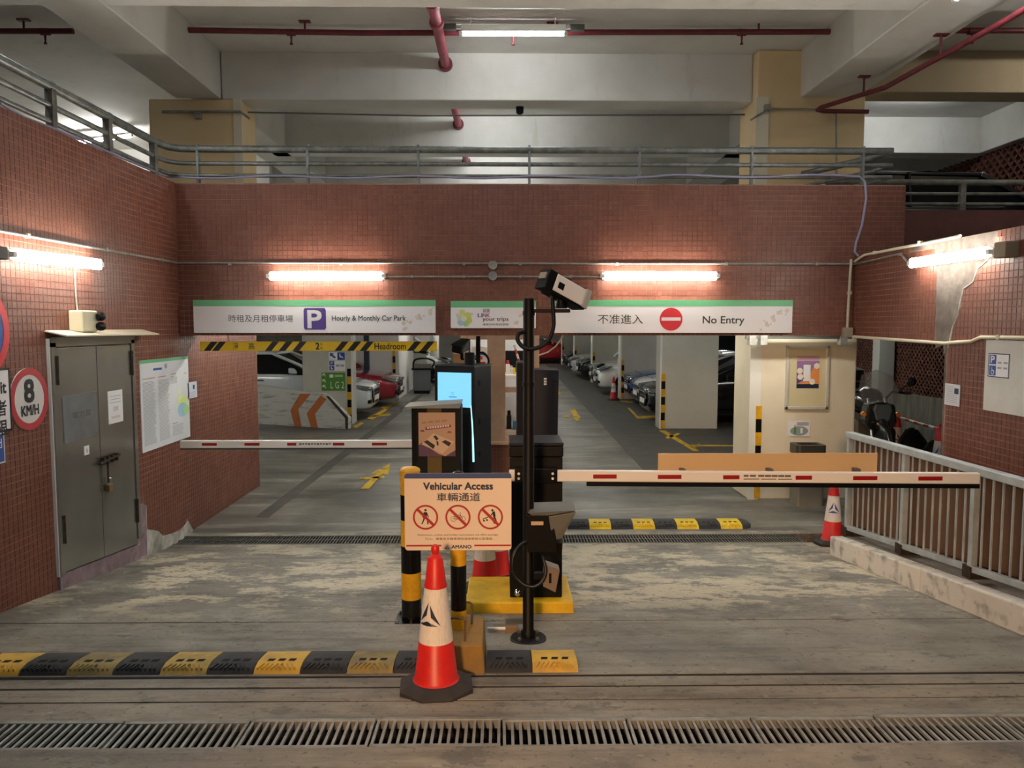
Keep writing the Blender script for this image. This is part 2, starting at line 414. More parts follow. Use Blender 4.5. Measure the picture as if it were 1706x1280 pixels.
def arrow(cx, cy, s, up=1):
    pts = [(-.09, -.9), (.09, -.9), (.09, .1), (.3, .1), (0, .9), (-.3, .1), (-.09, .1)]
    return [(cx + x * s, cy + y * s * up) for x, y in pts]
def fpoly(px): return [Fl(*q)[:2] for q in px]
paint(fpoly([(601, 815), (628, 790), (618, 790), (650, 773), (647, 791), (638, 790), (615, 815)]))
paint(fpoly([(600, 797), (640, 794), (640, 797), (600, 800)]))
paint(fpoly([(948, 683), (959, 683), (963, 692), (968, 695), (962, 703), (953, 697), (957, 696)]))
paint(fpoly([(940, 693), (948, 693), (947, 696), (940, 696)]))
paint(fpoly([(930, 648), (934, 655), (937, 657), (931, 658)]))
paint(fpoly([(1098, 718), (1108, 718), (1165, 752), (1155, 752)]))
paint(fpoly([(1108, 729), (1130, 722), (1133, 724), (1112, 732)]))
paint(fpoly([(1150, 745), (1165, 740), (1168, 743), (1155, 748)]))
paint(fpoly([(1045, 680), (1049, 680), (1063, 694), (1097, 693), (1097, 697), (1062, 698)]))
paint(fpoly([(1034, 668), (1054, 670), (1054, 671.5), (1034, 670)]))
paint(fpoly([(1148, 742), (1243, 742.5), (1243, 744), (1148, 744)]))
paint(fpoly([(588, 712), (600, 704), (606, 705), (594, 714)]))
paint(fpoly([(612, 698), (640, 682), (646, 683), (620, 700)]))
paint(fpoly([(622, 693), (650, 690), (650, 692), (622, 695)]))
paint(fpoly([(634, 679), (660, 670), (664, 671), (640, 682)]))
DKS = M('dark_gutter_concrete', '565550', .6, c2='444340', scale=3, world=True)
MB().prism([(2.1, 10.5), (2.5, 10.5), (2.8, 44), (2.45, 44)], .0004, .004, 'z').build('gutter_strip', DKS, fl)
MB().prism([(-2.75, 8.5), (-2.6, 8.5), (-2.1, 44), (-2.3, 44)], .0004, .004, 'z').build('gutter_strip', DKS, fl)
MB().prism([(2.5, 10.5), (12, 10.5), (12, 44), (2.8, 44)], .0003, .003, 'z').build('bay_surface', DKS, fl)

# ---- tiles
PITCH, GAP = .05, .0034
def tile_mesh(u, v, n, d=.003):
    h = (PITCH - GAP) / 2; hv = (PITCH - GAP * 1.25) / 2; b = h - .0012; bv = hv - .0012
    vs = [u * sx * h + v * sy * hv for sx, sy in ((-1, -1), (1, -1), (1, 1), (-1, 1))] + \
         [u * sx * b + v * sy * bv + n * d for sx, sy in ((-1, -1), (1, -1), (1, 1), (-1, 1))]
    return vs, [(0, 1, 5, 4), (1, 2, 6, 5), (2, 3, 7, 6), (3, 0, 4, 7), (4, 5, 6, 7)]
def tiles(parent, origin, u, v, U0, U1, V0, V1, skip=None, own=300, minpx=9.0):
    u, v = Vector(u), Vector(v); n = u.cross(v); o = Vector(origin)
    vs, fs = tile_mesh(u, v, n)
    cents = []
    nu, nv = int(round((U1 - U0) / PITCH)), int(round((V1 - V0) / PITCH))
    for i in range(nu):
        for j in range(nv):
            a, c = U0 + (i + .5) * PITCH, V0 + (j + .5) * PITCH
            p = o + u * a + v * c
            if skip and skip(p): continue
            q = proj(p)
            ok = 2 < q[0] < 1704 and 2 < q[1] < 1278
            cents.append((q[2] if ok else 99, p))
    cents.sort(key=lambda t: t[0])
    near = [c for c in cents[:own] if c[0] < 50 and PITCH * FPX / c[0] >= minpx] if own else []
    if near:
        me = bpy.data.meshes.new('tile'); me.from_pydata([tuple(x) for x in vs], [], fs); me.update(); me.materials.append(TILE)
        for _, p in near:
            t = bpy.data.objects.new('tile', me); COL.objects.link(t); t.parent = parent; t.location = p
    rest = np.array([tuple(c[1]) for c in cents[len(near):]])
    base = np.array([tuple(x) for x in vs]); fa = np.array(fs)
    V = (rest[:, None, :] + base[None]).reshape(-1, 3)
    F = (fa[None] + (np.arange(len(rest)) * 8)[:, None, None]).reshape(-1, 4)
    me = bpy.data.meshes.new('tile_field')
    me.vertices.add(len(V)); me.vertices.foreach_set('co', V.ravel())
    me.loops.add(F.size); me.loops.foreach_set('vertex_index', F.ravel())
    me.polygons.add(len(F)); me.polygons.foreach_set('loop_start', np.arange(0, F.size, 4)); me.polygons.foreach_set('loop_total', np.full(len(F), 4))
    me.polygons.foreach_set('use_smooth', np.zeros(len(F), dtype=bool)); me.update(calc_edges=True); me.materials.append(TILE)
    t = bpy.data.objects.new('tile_field', me); COL.objects.link(t); t.parent = parent; t['kind'] = 'stuff'
    return t
def inpoly(x, y, poly):
    r = False; n = len(poly)
    for i in range(n):
        x0, y0 = poly[i]; x1, y1 = poly[(i + 1) % n]
        if (y0 > y) != (y1 > y) and x < (x1 - x0) * (y - y0) / (y1 - y0) + x0: r = not r
    return r
def wpoly(px, X): return [(q.y, q.z) for q in (PX(a, b, X) for a, b in px)]
# ---- left wall
WL = MB().box(LX - .35, LX, 1.0, 10.22, -.05, BZ1).build('wall_left', GROUT, recentre=False)
tag(WL, 'left side wall clad in red-brown mosaic tiles with steel door', 'wall', kind='structure')
DY0, DY1, DZ1 = PX(84, 700, LX).y, PX(223, 700, LX).y, PX(150, 556, LX).z
patchL = wpoly([(226, 840), (242, 842), (243, 882), (262, 885), (270, 894), (300, 885), (312, 868), (318, 880), (330, 900), (226, 960)], LX)
mauveL = wpoly([(90, 950), (228, 905), (228, 960), (90, 1010)], LX)
def skipL(p):
    if p.z < zf(p.y) - .03: return True
    if DY0 - .02 < p.y < DY1 + .02 and p.z < DZ1: return True
    return inpoly(p.y, p.z, patchL)
tiles(WL, (LX, 0, 0), (0, 1, 0), (0, 0, 1), 1.0, 10.2, 0.0, 3.545, skipL)
MB().prism(patchL, LX - .002, LX + .012, 'x').build('plaster_patch', LPLASTER, WL)
MB().prism(wpoly([(228, 842), (241, 842), (243, 925), (228, 930)], LX), LX - .001, LX + .014, 'x').build('plaster_patch', MAUVE, WL)
# ---- front beam
WB = MB().box(LX, 4.06, BY, BY + .45, BZ0, BZ1).build('wall_front', GROUT, recentre=False)
tag(WB, 'deep beam across the entrance clad in red-brown mosaic tiles', 'beam', kind='structure')
tiles(WB, (0, BY, 0), (1, 0, 0), (0, 0, 1), LX, 4.06, BZ0 - .005, BZ1, None, 300, 7.5)
# ---- right wall: pier and lintel round the side opening
OY0 = PX(1575, 620, RX).y                # near jamb of the opening
OZ = 2.015
b = MB().box(RX, RX + .3, 1.0, OY0, -.05, RZ1); b.box(RX, RX + .3, OY0, BY, OZ, RZ1)
WR = b.build('wall_right', GROUT, recentre=False)
tag(WR, 'right side wall of red-brown mosaic tiles above the metal railing', 'wall', kind='structure')
patchR = wpoly([(1559, 580), (1559, 416), (1500, 417), (1500, 412.5), (1585, 399), (1664, 384), (1668, 425), (1648, 434), (1630, 448), (1622, 470), (1606, 482), (1600, 505),
                (1596, 528), (1588, 545), (1582, 572), (1576, 590), (1572, 590), (1572, 575)], RX)
def skipR(p):
    if p.y > OY0 - .02 and p.z < OZ + .02: return True
    if p.z < zf(p.y) - .03: return True
    return inpoly(p.y, p.z, patchR)
tiles(WR, (RX, BY, 0), (0, -1, 0), (0, 0, 1), 0.0, BY - 1.0, 0.02, RZ1 - .02, skipR)
MB().prism(patchR, RX - .0015, RX + .01, 'x').build('plaster_patch', PLASTER, WR)
edge = wpoly([(1648, 432), (1630, 447), (1622, 470), (1606, 481), (1600, 505), (1596, 528), (1588, 545), (1580, 580)], RX)
MB().tube([(RX - .002, y, z) for y, z in edge], .007, 6).build('plaster_edge', LPLASTER, WR)
# lower jamb strip
MB().box(RX - .004, RX + .3, OY0, OY0 + .012, 0, OZ).build('jamb_edge', PLASTER, WR)
# ---- decks, ceilings, columns
b = MB().box(-12, 12, BY + .45, 60, 2.35, 2.75)
tag(b.build('ceiling_lower', WHITEP, recentre=False), 'white slab over the parking lanes behind the tiled beam', 'ceiling', kind='structure')
b = MB().box(-14, 14, -2.5, 40, 5.38, 5.6)
CE = tag(b.build('ceiling', WHITEP, recentre=False), 'off-white painted concrete ceiling above the entrance', 'ceiling', kind='structure')
def beam(x0, x1, y0, y1, label, z0=4.83, mat=None):
    o = MB().box(x0, x1, y0, y1, z0, 5.385).build('ceiling_beam', mat or WHITEP, recentre=False, bevel=.012)
    return tag(o, label, 'ceiling beam', 'painted ceiling beams', 'structure')
beam(-3.87, -3.33, -2.5, 9.45, 'long white ceiling beam running to the left tan column')
beam(3.55, 4.2, -2.5, 9.4, 'long white ceiling beam running to the right tan column')
beam(-3.33, 3.55, 6.40, 6.80, 'nearest white cross beam at the very top edge of the photo', 4.84)
beam(-14, -3.87, 6.40, 6.80, 'cross beam in the top left corner beyond the long beam', 4.84)
beam(4.2, 14, 6.40, 6.80, 'cross beam in the top right corner beyond the long beam', 4.84)
beam(-3.33, 3.03, 9.46, 9.85, 'white cross beam between the two tan columns')
beam(4.33, 14, 9.3, 9.7, 'tan coloured cross beam right of the right tan column', 4.9, mat_paint('beam_tan', 'b8a88c', 'a8987c', '8c7f68'))  # this beam gets a darker tan base colour than the others
for i, y in enumerate((12.2, 14.95, 17.7)):
    beam(-14 if i else -3.6, 14, y, y + .4, ['second white cross beam behind the tan columns', 'third white cross beam behind the railing', 'farthest white cross beam behind the railing'][i])
beam(7.5, 8.0, 9.7, 12.2, 'white side beam above the patterned block screen')
beam(-3.87, -3.33, 9.9, 30, 'long ceiling beam behind the left tan column')
beam(3.55, 4.2, 9.9, 30, 'long ceiling beam behind the right tan column')
b = MB().box(-14, 14, 30, 30.2, 2.9, 5.4)
tag(b.build('wall_upper_back', WHITEP, recentre=False), 'white wall far back on the upper deck', 'wall', kind='structure')
b = MB().box(-12, -4.3, 14.6, 14.8, 2.7, 5.4)
tag(b.build('wall_upper_left', WHITEP, recentre=False), 'bright white wall of the upper deck beyond the left railing', 'wall', kind='structure')
def column(x0, x1, y0, y1, z1, mat, label, low=None):
    r = thing('column', label, 'column', ((x0 + x1) / 2, (y0 + y1) / 2, 0), kind='structure', group='columns of the car park')
    hx, hy = (x1 - x0) / 2, (y1 - y0) / 2
    if low: box('lower_shaft', low, r, -hx, hx if x0 > 0 else hx - .15, -hy, hy, 0, 2.35, .02); box('upper_shaft', mat, r, -hx, hx, -hy, hy, 2.7, z1, .02)
    else: box('shaft', mat, r, -hx, hx, -hy, hy, 0, z1, .015)
    return r
COLL = column(-4.2, -3.1, 9.45, 10.0, 4.83, TANP, 'tan painted column at left behind the upper railing', GREYP)
box('corner_strip', CREAMP, COLL, .46, .56, -.29, -.27, 2.9, 4.83)
COLR = column(3.03, 4.33, 9.30, 9.95, 5.38, TANP, 'tan and cream column at right holding the framed poster', CREAMP)
box('corner_strip', CREAMP, COLR, -.66, -.51, -.34, -.32, 2.9, 4.83)
box('corner_strip', M('white_corner_paint', 'dcdcd2', .8), COLR, -.655, -.52, -.332, -.322, 0.0, 2.03)
def guard(parent, x, y, z0, z1, n, wd=.05, first=0):
    h = (z1 - z0) / n
    for i in range(n):
        b = MB().box(x, x + wd, y - .012, y, z0 + i * h, z0 + (i + 1) * h)
        b.box(x - .012, x, y - .012, y + .05, z0 + i * h, z0 + (i + 1) * h)
        b.build('guard_band', [BLK, YEL][(i + first) % 2], parent)
guard(COLR, -.56, -.335, .02, 1.16, 7, .055, 1)
def pil(x0, x1, y0, y1, label): return column(x0, x1, y0, y1, 2.36, GREYP, label)
p1 = pil(3.27, 4.47, 15.75, 16.2, 'broad grey pillar right of the exit lane, nearest of its row')
guard(p1, -.565, -.228, .02, 1.15, 7, .07, 1)
box('corner_strip', WHITE, p1, -.604, -.565, -.229, -.225, 0, 2.3)  # white strip paints the lit left edge of the pillar
for i, y in enumerate((22.2, 28.65, 35.1, 41.5)):
    q = pil(3.45 - .06 * i, 4.65, y, y + .45, ['grey pillar behind the blue car', 'grey pillar behind the white van', 'grey pillar beside the far black car', 'farthest grey pillar of the right row'][i])
    hx = (4.65 - 3.45 + .06 * i) / 2
    guard(q, -hx + .04, -.228, .02, 1.15, 7, .07, 1)
    box('corner_strip', WHITE, q, -hx - .004, -hx + .04, -.229, -.225, 0, 2.3)  # lit left edges of the row painted as white strips
p2 = pil(-4.31, -3.21, 16.72, 17.05, 'off-white pillar with blue and green signs by the chevrons')
guard(p2, .43, -.168, .02, 1.2, 7, .07, 0)
box('corner_strip', WHITE, p2, .505, .552, -.169, -.165, 0, 2.3)
column(-4.6, -2.96, 22.3, 26.0, 2.36, WHITE, 'white wall block behind the dark red car')
q = column(-4.6, -2.9, 31.0, 36.0, 2.36, WHITE, 'second white wall block farther along the entry lane')
b = MB().box(-12, 12, 46, 46.2, 0, 2.4)
tag(b.build('wall_back', WHITEP, recentre=False), 'pale end wall of the car park behind the far red car', 'wall', kind='structure')
b = MB().box(-12.0, -11.8, 10, 46, 0, 2.4)
tag(b.build('wall_inner_left', WHITEP, recentre=False), 'grey side wall behind the parked white car', 'wall', kind='structure')
b = MB().box(9.2, 9.4, 15.9, 46, 0, 2.4)
tag(b.build('wall_inner_right', GREYP, recentre=False), 'side wall behind the cars of the right bays', 'wall', kind='structure')
# ---- yard behind the side opening: low wall, block screens, post
SX = 7.0
b = MB().box(SX, SX + .2, 7.9, 15.7, 0, .97)
LW = tag(b.build('wall_yard', M('stained_low_wall', '6f6b60', .85, c2='4c4942', scale=3, stretch=(1, 3, .5)), recentre=False), 'low stained grey wall behind the motorcycle', 'wall', kind='structure')
def screen(X, Y0, Y1, Z0, Z1, label, cell):
    """pierced block screen: lattice of crossing ribs"""
    r = thing('wall_screen', label, 'wall', (0, 0, 0), kind='structure')
    ny, nz = int((Y1 - Y0) / cell), int((Z1 - Z0) / cell)
    b = MB(); t = cell * .16
    for i in range(ny):
        for j in range(nz):
            y, z = Y0 + (i + .5) * cell, Z0 + (j + .5) * cell
            for sg in (-1, 1):
                d = cell * .5; nx_ = t * .7
                b.hexa([(X, y - d, z - sg * d - nx_), (X, y + d, z + sg * d - nx_), (X + .1, y + d, z + sg * d - nx_), (X + .1, y - d, z - sg * d - nx_)],
                       [(X, y - d, z - sg * d + nx_), (X, y + d, z + sg * d + nx_), (X + .1, y + d, z + sg * d + nx_), (X + .1, y - d, z - sg * d + nx_)])
    o = b.build('screen_lattice', SCRB, r); o['kind'] = 'stuff'
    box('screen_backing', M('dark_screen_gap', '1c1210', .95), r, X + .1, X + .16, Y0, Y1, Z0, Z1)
    return r
screen(SX + .03, 7.9, 15.6, .97, 2.37, 'dark brown pierced block screen above the motorcycle', .11)
screen(7.62, 9.7, 14.0, 2.75, 4.83, 'brown pierced block screen on the upper deck at far right', .16)
b = MB().box(6.70, 6.98, 13.55, 13.8, 0, 2.36)
tag(b.build('column', M('grey_post_paint', '9b9b96', .7), bevel=.01), 'slim grey post against the dark block screen', 'column', 'columns of the car park', 'structure')
b = MB().box(4.06, 13.0, 9.0, 9.25, 2.3, P(1600, 350, 9.0).z)
tag(b.build('wall_upper_right', M('dark_red_render', '5f342d', .7, c2='4d2a25', scale=4), recentre=False), 'dark red parapet wall above the side opening', 'wall', kind='structure')
# ---- ramp parapet with orange chevrons
A, Bp = Fl(425, 706), Fl(586, 716)
A = A[:2]; Bp = (Bp.x, Bp.y)
PRT = thing('parapet', 'white ramp parapet painted with two orange chevrons', 'parapet', (0, 0, 0), kind='structure')
def plank_on(pxs, d0, d1, mat, name, parent):
    n = Vector((Bp[1] - A[1], A[0] - Bp[0], 0)).normalized()
    if n.y > 0: n = -n
    pts = [onplane(x, y, A, Bp) for x, y in pxs]
    k = len(pts)
    return MB().add([p + n * d0 for p in pts] + [p + n * d1 for p in pts],
                    [list(range(k)), list(range(2 * k - 1, k - 1, -1))] + [(i, i + k, (i + 1) % k + k, (i + 1) % k) for i in range(k)]).build(name, mat, parent)
plank_on([(425, 708), (500, 713), (552, 718), (577, 718), (578, 697), (572, 690), (545, 662), (535, 656), (506, 654), (425, 641)], -.16, 0, M('scuffed_parapet_white', 'd5d5d0', .8, c2='8f8f8a', scale=5, stretch=(.5, .5, 3), contrast=(.3, .48)), 'parapet_wall', PRT)
ORG = M('orange_chevron_paint', 'c2703c', .75, c2='8f5434', scale=4, contrast=(.28, .42))
plank_on([(500, 656), (518, 656), (497, 682), (503, 713), (492, 713), (484, 684)], -.002, .004, ORG, 'chevron', PRT)
plank_on([(534, 659), (544, 665), (525, 690), (530, 714), (519, 714), (511, 689)], -.002, .004, ORG, 'chevron', PRT)
plank_on([(425, 708), (500, 713), (552, 718), (552, 726), (500, 722), (425, 716)], .0, .03, KERBC, 'kerb_stone', PRT)
plank_on([(543, 660), (547, 660), (579, 695), (579, 718), (576, 718), (575, 697)], -.02, .006, M('dark_edge', '3c3a36', .8), 'edge_line', PRT)
# ---- kerb on the right and its metal railing
ke = [Fl(1376, 915), Fl(1500, 965), Fl(1706, 1050)]
kx = 2.99; ky1 = 6.85; kh = .17
KB = thing('kerb', 'pale painted kerb under the grey metal railing', 'kerb', (0, 0, 0), kind='structure')
ys = [1.5, 3.0, 4.25, 5.35, 6.2, ky1]
for i in range(len(ys) - 1):
    y0, y1 = ys[i], ys[i + 1] - .012
    h0, h1 = zf(y0) + kh, zf(y1) + kh
    MB().hexa([(kx, y0, zf(y0) - .1), (kx + .12, y0, zf(y0) - .1), (kx + .12, y1, zf(y1) - .1), (kx, y1, zf(y1) - .1)],
              [(kx, y0, h0), (kx + .12, y0, h0), (kx + .12, y1, h1), (kx, y1, h1)]).build('kerb_stone', KERBP, KB, .012)
b = MB(); b.hexa([(kx + .12, 1.5, zf(1.5) - .1), (RX, 1.5, zf(1.5) - .1), (RX, ky1, zf(ky1) - .1), (kx + .12, ky1, zf(ky1) - .1)],
                 [(kx + .12, 1.5, zf(1.5) + kh - .01), (RX, 1.5, zf(1.5) + kh - .01), (RX, ky1, zf(ky1) + kh - .01), (kx + .12, ky1, zf(ky1) + kh - .01)])
b.build('kerb_bed', KERBC, KB)
RAILX = 3.2
RL = thing('railing', 'grey metal railing with vertical bars on the pale kerb', 'railing', (RAILX, 6.8, zf(6.8) + kh))
def rl(y): return -6.8 + y       # local y
zl = zf(6.8) + kh
def ztop(y): return 1.165 + (7.0 - y) * .016 - zl
def zbot(y): return zf(y) + kh + .085 - zl
yA, yB = 6.98, 2.6
b = MB()
for (zt, hh, wd) in ((ztop, .055, .035),):
    b.hexa([(-wd, rl(yB), zt(yB) - hh), (wd, rl(yB), zt(yB) - hh), (wd, rl(yA), zt(yA) - hh), (-wd, rl(yA), zt(yA) - hh)],
           [(-wd, rl(yB), zt(yB)), (wd, rl(yB), zt(yB)), (wd, rl(yA), zt(yA)), (-wd, rl(yA), zt(yA))])
b.build('top_rail', ALU, RL, .006)
b = MB(); hh, wd = .045, .02
b.hexa([(-wd, rl(yB), zbot(yB) - hh), (wd, rl(yB), zbot(yB) - hh), (wd, rl(yA), zbot(yA) - hh), (-wd, rl(yA), zbot(yA) - hh)],
       [(-wd, rl(yB), zbot(yB)), (wd, rl(yB), zbot(yB)), (wd, rl(yA), zbot(yA)), (-wd, rl(yA), zbot(yA))])
b.build('bottom_rail', ALU, RL, .004)
yposts = [6.95, 5.98, 5.08, 4.2, 3.3]
for y in yposts:
    b = MB().box(-.022, .022, rl(y) - .022, rl(y) + .022, zf(y) + kh - zl - .02, ztop(y) - .05); b.build('post', ALU, RL, .003)
    b = MB().box(-.03, .16, rl(y) - .03, rl(y) + .06, zf(y) + kh - zl - .015, zf(y) + kh - zl + .07); b.build('post_foot', RUST, RL)
y = 6.86
while y > 2.7:
    if min(abs(y - q) for q in yposts) > .05:
        MB().box(-.0055, .0055, rl(y) - .0055, rl(y) + .0055, zbot(y) - .01, ztop(y) - .04).build('baluster', ALU, RL)
    y -= .0985
b = MB(); b.hexa([(.05, rl(2.6), zbot(2.6)), (.06, rl(2.6), zbot(2.6)), (.06, rl(6.95), zbot(6.95)), (.05, rl(6.95), zbot(6.95))],
                 [(.05, rl(2.6), ztop(2.6) - .05), (.06, rl(2.6), ztop(2.6) - .05), (.06, rl(6.95), ztop(6.95) - .05), (.05, rl(6.95), ztop(6.95) - .05)])
b.build('backing_panel', PANB, RL)
# ---- steel door
DR = thing('door_1', 'double-leaf stainless steel door with padlocked bolt', 'door', (LX, DY0, 0), math.pi / 2, kind='structure')
dw = DY1 - DY0; dz0 = .44 + 0.0
def zd(x): return zf(DY0 + x)
zb = zf(DY0) + .12
fr = .055
MB().prism([(0, zb - .02), (fr, zb - .02), (fr, DZ1 - .06), (0, DZ1 - .06)], -.03, .0).build('frame', STEEL, DR)
MB().prism([(dw - fr, zf(DY1) + .2), (dw, zf(DY1) + .2), (dw, DZ1 - .06), (dw - fr, DZ1 - .06)], -.03, .0).build('frame', STEEL, DR)
box('frame', STEEL, DR, 0, dw, -.03, 0, DZ1 - .09, DZ1 - .02)
for x in (-.012, dw): box('edge_strip', WHITE, DR, x, x + .012, -.02, 0, zd(0) + .1, DZ1 - .03)
zl0, zl1 = zf(DY0) + .12, zf(DY1) + .145
mid = dw * .5
for k, (a, c) in enumerate(((fr + .004, mid - .004), (mid + .004, dw - fr - .004))):
    za, zc = zl0 + (zl1 - zl0) * a / dw, zl0 + (zl1 - zl0) * c / dw
    L = MB().prism([(a, za), (c, zc), (c, DZ1 - .1), (a, DZ1 - .1)], -.022, -.002).build('door_leaf', STEEL, DR, .003)
    hx = a if k == 0 else c
    for hz in (DZ1 - .36, za + .22 if k == 0 else zc + .2):
        b = MB().box(hx - .018, hx + .018, -.034, -.02, hz, hz + .2); b.tube([(hx, -.034, hz - .005), (hx, -.034, hz + .205)], .009, 8); b.build('hinge', RUST, L)
    if k == 0:
        box('name_plate', M('dull_plate', '8a8f92', .35, .7, c2='a0a5a8', scale=4), L, a + .06, c - .03, -.025, -.021, 1.27, 1.62)
        text(L, '電力室', DARKBOX, a + .18, c - .12, 1.44, 1.49, -.0256)
        pl = box('number_tag', PAPER, L, mid - .24, mid - .17, -.025, -.021, 1.14, 1.21)
        text(L, 'i', BLACK, mid - .211, mid - .199, 1.155, 1.195, -.0256)
    else:
        box('paper_notice', PAPER, L, a + .14, a + .38, -.025, -.021, 1.33, 1.60)
        text(L, 'DANGER', M('faded_red_print', 'b98078', .7), a + .19, a + .33, 1.37, 1.39, -.0256)
        text(L, '危險', M('grey_print', '8d8f94', .7), a + .22, a + .30, 1.43, 1.47, -.0256)
        for q in range(3): box('print_line', PRINTG, L, a + .17, a + .35, -.0256, -.025, 1.50 + q * .026, 1.505 + q * .026)
zbolt = 1.06
b = MB().tube([(mid - .06, -.045, zbolt - .02), (mid + .25, -.045, zbolt + .005)], .012, 10)
for t in (.02, .09, .16, .23): b.box(mid - .03 + t, mid - .005 + t, -.055, -.02, zbolt - .035, zbolt + .025)
b.build('bolt', RUST, DR, smooth=True)
b = MB().tube([(mid + .05, -.05, zbolt - .03), (mid + .05, -.05, zbolt - .19)], .007, 8); b.build('hasp', RUST, DR)
pd = MB().box(mid + .035, mid + .105, -.065, -.03, zbolt - .265, zbolt - .205).build('padlock', M('brass_dull', '8d7a4c', .4, .7), DR, .006)
MB().tube([(mid + .05, -.047, zbolt - .21), (mid + .05, -.047, zbolt - .16), (mid + .09, -.047, zbolt - .16), (mid + .09, -.047, zbolt - .21)], .006, 8).build('shackle', CHROME, pd)
MB().prism([(0, zf(DY0) - .05), (dw, zf(DY1) - .05), (dw, zl1 - .01), (0, zl0 - .01)], -.02, 0).build('threshold', MAUVE, DR)
b = MB().hexa([(-.03, -.16, DZ1 - .015), (dw + .2, -.16, DZ1 - .02), (dw + .2, 0, DZ1 + .02), (-.03, 0, DZ1 + .02)],
              [(-.03, -.16, DZ1 - .005), (dw + .2, -.16, DZ1 - .01), (dw + .2, 0, DZ1 + .03), (-.03, 0, DZ1 + .03)])
b.build('canopy', CREAMPIPE, DR)
# ================================================================== LIGHT FITTINGS, PIPES, RAILS
def fitting(p0, p1, label, back=(0, 1, 0), off=.06, group='fluorescent tube lights', ends=True, tube_r=.019, mat=None, tubes=1, name='tube_light'):
    """batten light from p0 to p1; back points from the tube to the surface that carries it"""
    p0, p1, bk = Vector(p0), Vector(p1), Vector(back).normalized()
    ax = (p1 - p0).normalized(); side = ax.cross(bk)
    c = (p0 + p1) / 2; L = (p1 - p0).length
    r = thing(name, label, 'light', c, group=group)
    def bx(a0, a1, s0, s1, b0, b1):
        cs = [ax * a + side * s + bk * q for q in (b0, b1) for a, s in ((a0, s0), (a1, s0), (a1, s1), (a0, s1))]
        return MB().hexa(cs[:4], cs[4:])
    bx(-L / 2 + .0, L / 2, -.03, .03, .022, min(off, .09)).build('batten', BATTEN, r)
    if off > .1:
        for s in (-.4, .4): bx(s * L - .006, s * L + .006, -.006, .006, .06, off).build('drop_rod', BATTEN, r)
    for s in (-1, 1):
        bx(s * L / 2 - .02, s * L / 2 + .02, -.018, .018, -.016, .03).build('lamp_holder', BATTEN, r)
    for k in range(tubes):
        o = side * ((k - (tubes - 1) / 2) * .045)
        MB().tube([-ax * (L / 2 - .02) + o, ax * (L / 2 - .02) + o], tube_r, 12).build('tube', mat or TUBEM, r, smooth=True)
    return r
BLY = BY - .09
fitting(P(447, 460, BLY), P(639, 460, BLY), 'lit fluorescent tube on the tiled beam above the car park sign', tubes=2, mat=WTUBE, name='wall_tube_light')
fitting(P(1004, 460, BLY), P(1196, 460, BLY), 'lit fluorescent tube on the tiled beam above the No Entry sign', tubes=2, mat=WTUBE, name='wall_tube_light')
lx = LX + .09
fL = fitting(PX(22, 424, lx), PX(168, 441, lx), 'lit fluorescent tube on the left tiled wall above the steel door', (-1, 0, 0), tubes=2, mat=WTUBE, off=.085, name='wall_tube_light')
rx = RX - .09
fR = fitting(PX(1648, 420, rx), PX(1516, 439, rx), 'lit fluorescent tube on the right tiled wall beside the cement patch', (1, 0, 0), tubes=2, mat=WTUBE, off=.085, name='wall_tube_light')
q = PX(15, 423, lx)
tag(MB().box(LX, LX + .1, q.y - .34, q.y - .02, q.z - .04, q.z + .04).build('ballast_box', DARKBOX, bevel=.006), 'dark ballast box at the end of the left wall light', 'box')
q = PX(1656, 419, rx)
tag(MB().box(RX - .1, RX, q.y - .14, q.y - .01, q.z - .05, q.z + .06).build('ballast_box', M('tan_box', '8a7a62', .7), bevel=.006), 'tan end box of the right wall light', 'box')
t = P(855, 57, 8.3)
fitting((P(768, 57, 8.3)), (P(942, 57, 8.3)), 'lit ceiling tube in the middle bay behind the nearest cross beam', (0, 0, 1), 5.38 - t.z - .04, name='ceiling_tube_light')
tr = thing('light_trunking', 'thin grey trunking above the lit middle ceiling tube', 'trunking', P(855, 46, 8.42))
box('trunk', CONDUIT, tr, -.75, .75, -.02, .02, -.015, .015)
for s in (-1, 1): box('end_box', DARKBOX, tr, s * .68 - .075, s * .68 + .075, -.03, .03, -.03, .03)
fitting((-3.63, 5.2, 4.78), (-3.63, 6.42, 4.78), 'lit tube under the long left ceiling beam at the top edge', (0, 0, 1), .05, name='ceiling_tube_light')
fitting((3.69, 5.2, 4.78), (3.69, 6.42, 4.78), 'lit tube under the long right ceiling beam at the top edge', (0, 0, 1), .05, name='ceiling_tube_light')
fitting((6.0, 7.9, 5.31), (7.2, 7.9, 5.31), 'added unseen ceiling tube brightening the right side bay', (0, 0, 1), .05, mat=WTUBE, name='ceiling_tube_light')  # tube added out of view to brighten the right bay
for i, (x, y) in enumerate(((-3.66, 1.6), (3.72, 1.6), (0, 3.6), (0, .2))):  # tubes added out of view for ambient fill
    if x: p_, q_ = (x, y, 4.78), (x, y + 1.2, 4.78)
    else: p_, q_ = (-.6, y, 5.31), (.6, y, 5.31)
    fitting(p_, q_, ['added unseen fill tube under the long left ceiling beam', 'added unseen fill tube under the long right ceiling beam', 'added unseen fill tube over the foreground', 'added unseen fill tube at the street edge'][i], (0, 0, 1), .05, name='ceiling_tube_light')
fitting(P(120, 239, 13.3), P(219, 226, 12.8), 'slanting lit tube behind the left railing on the upper deck', (0, 0, 1), .05, mat=M('lit_far_tube', 'fbfbfa', .4, emit=TUBE * 1.5), tube_r=.03, name='ceiling_tube_light')
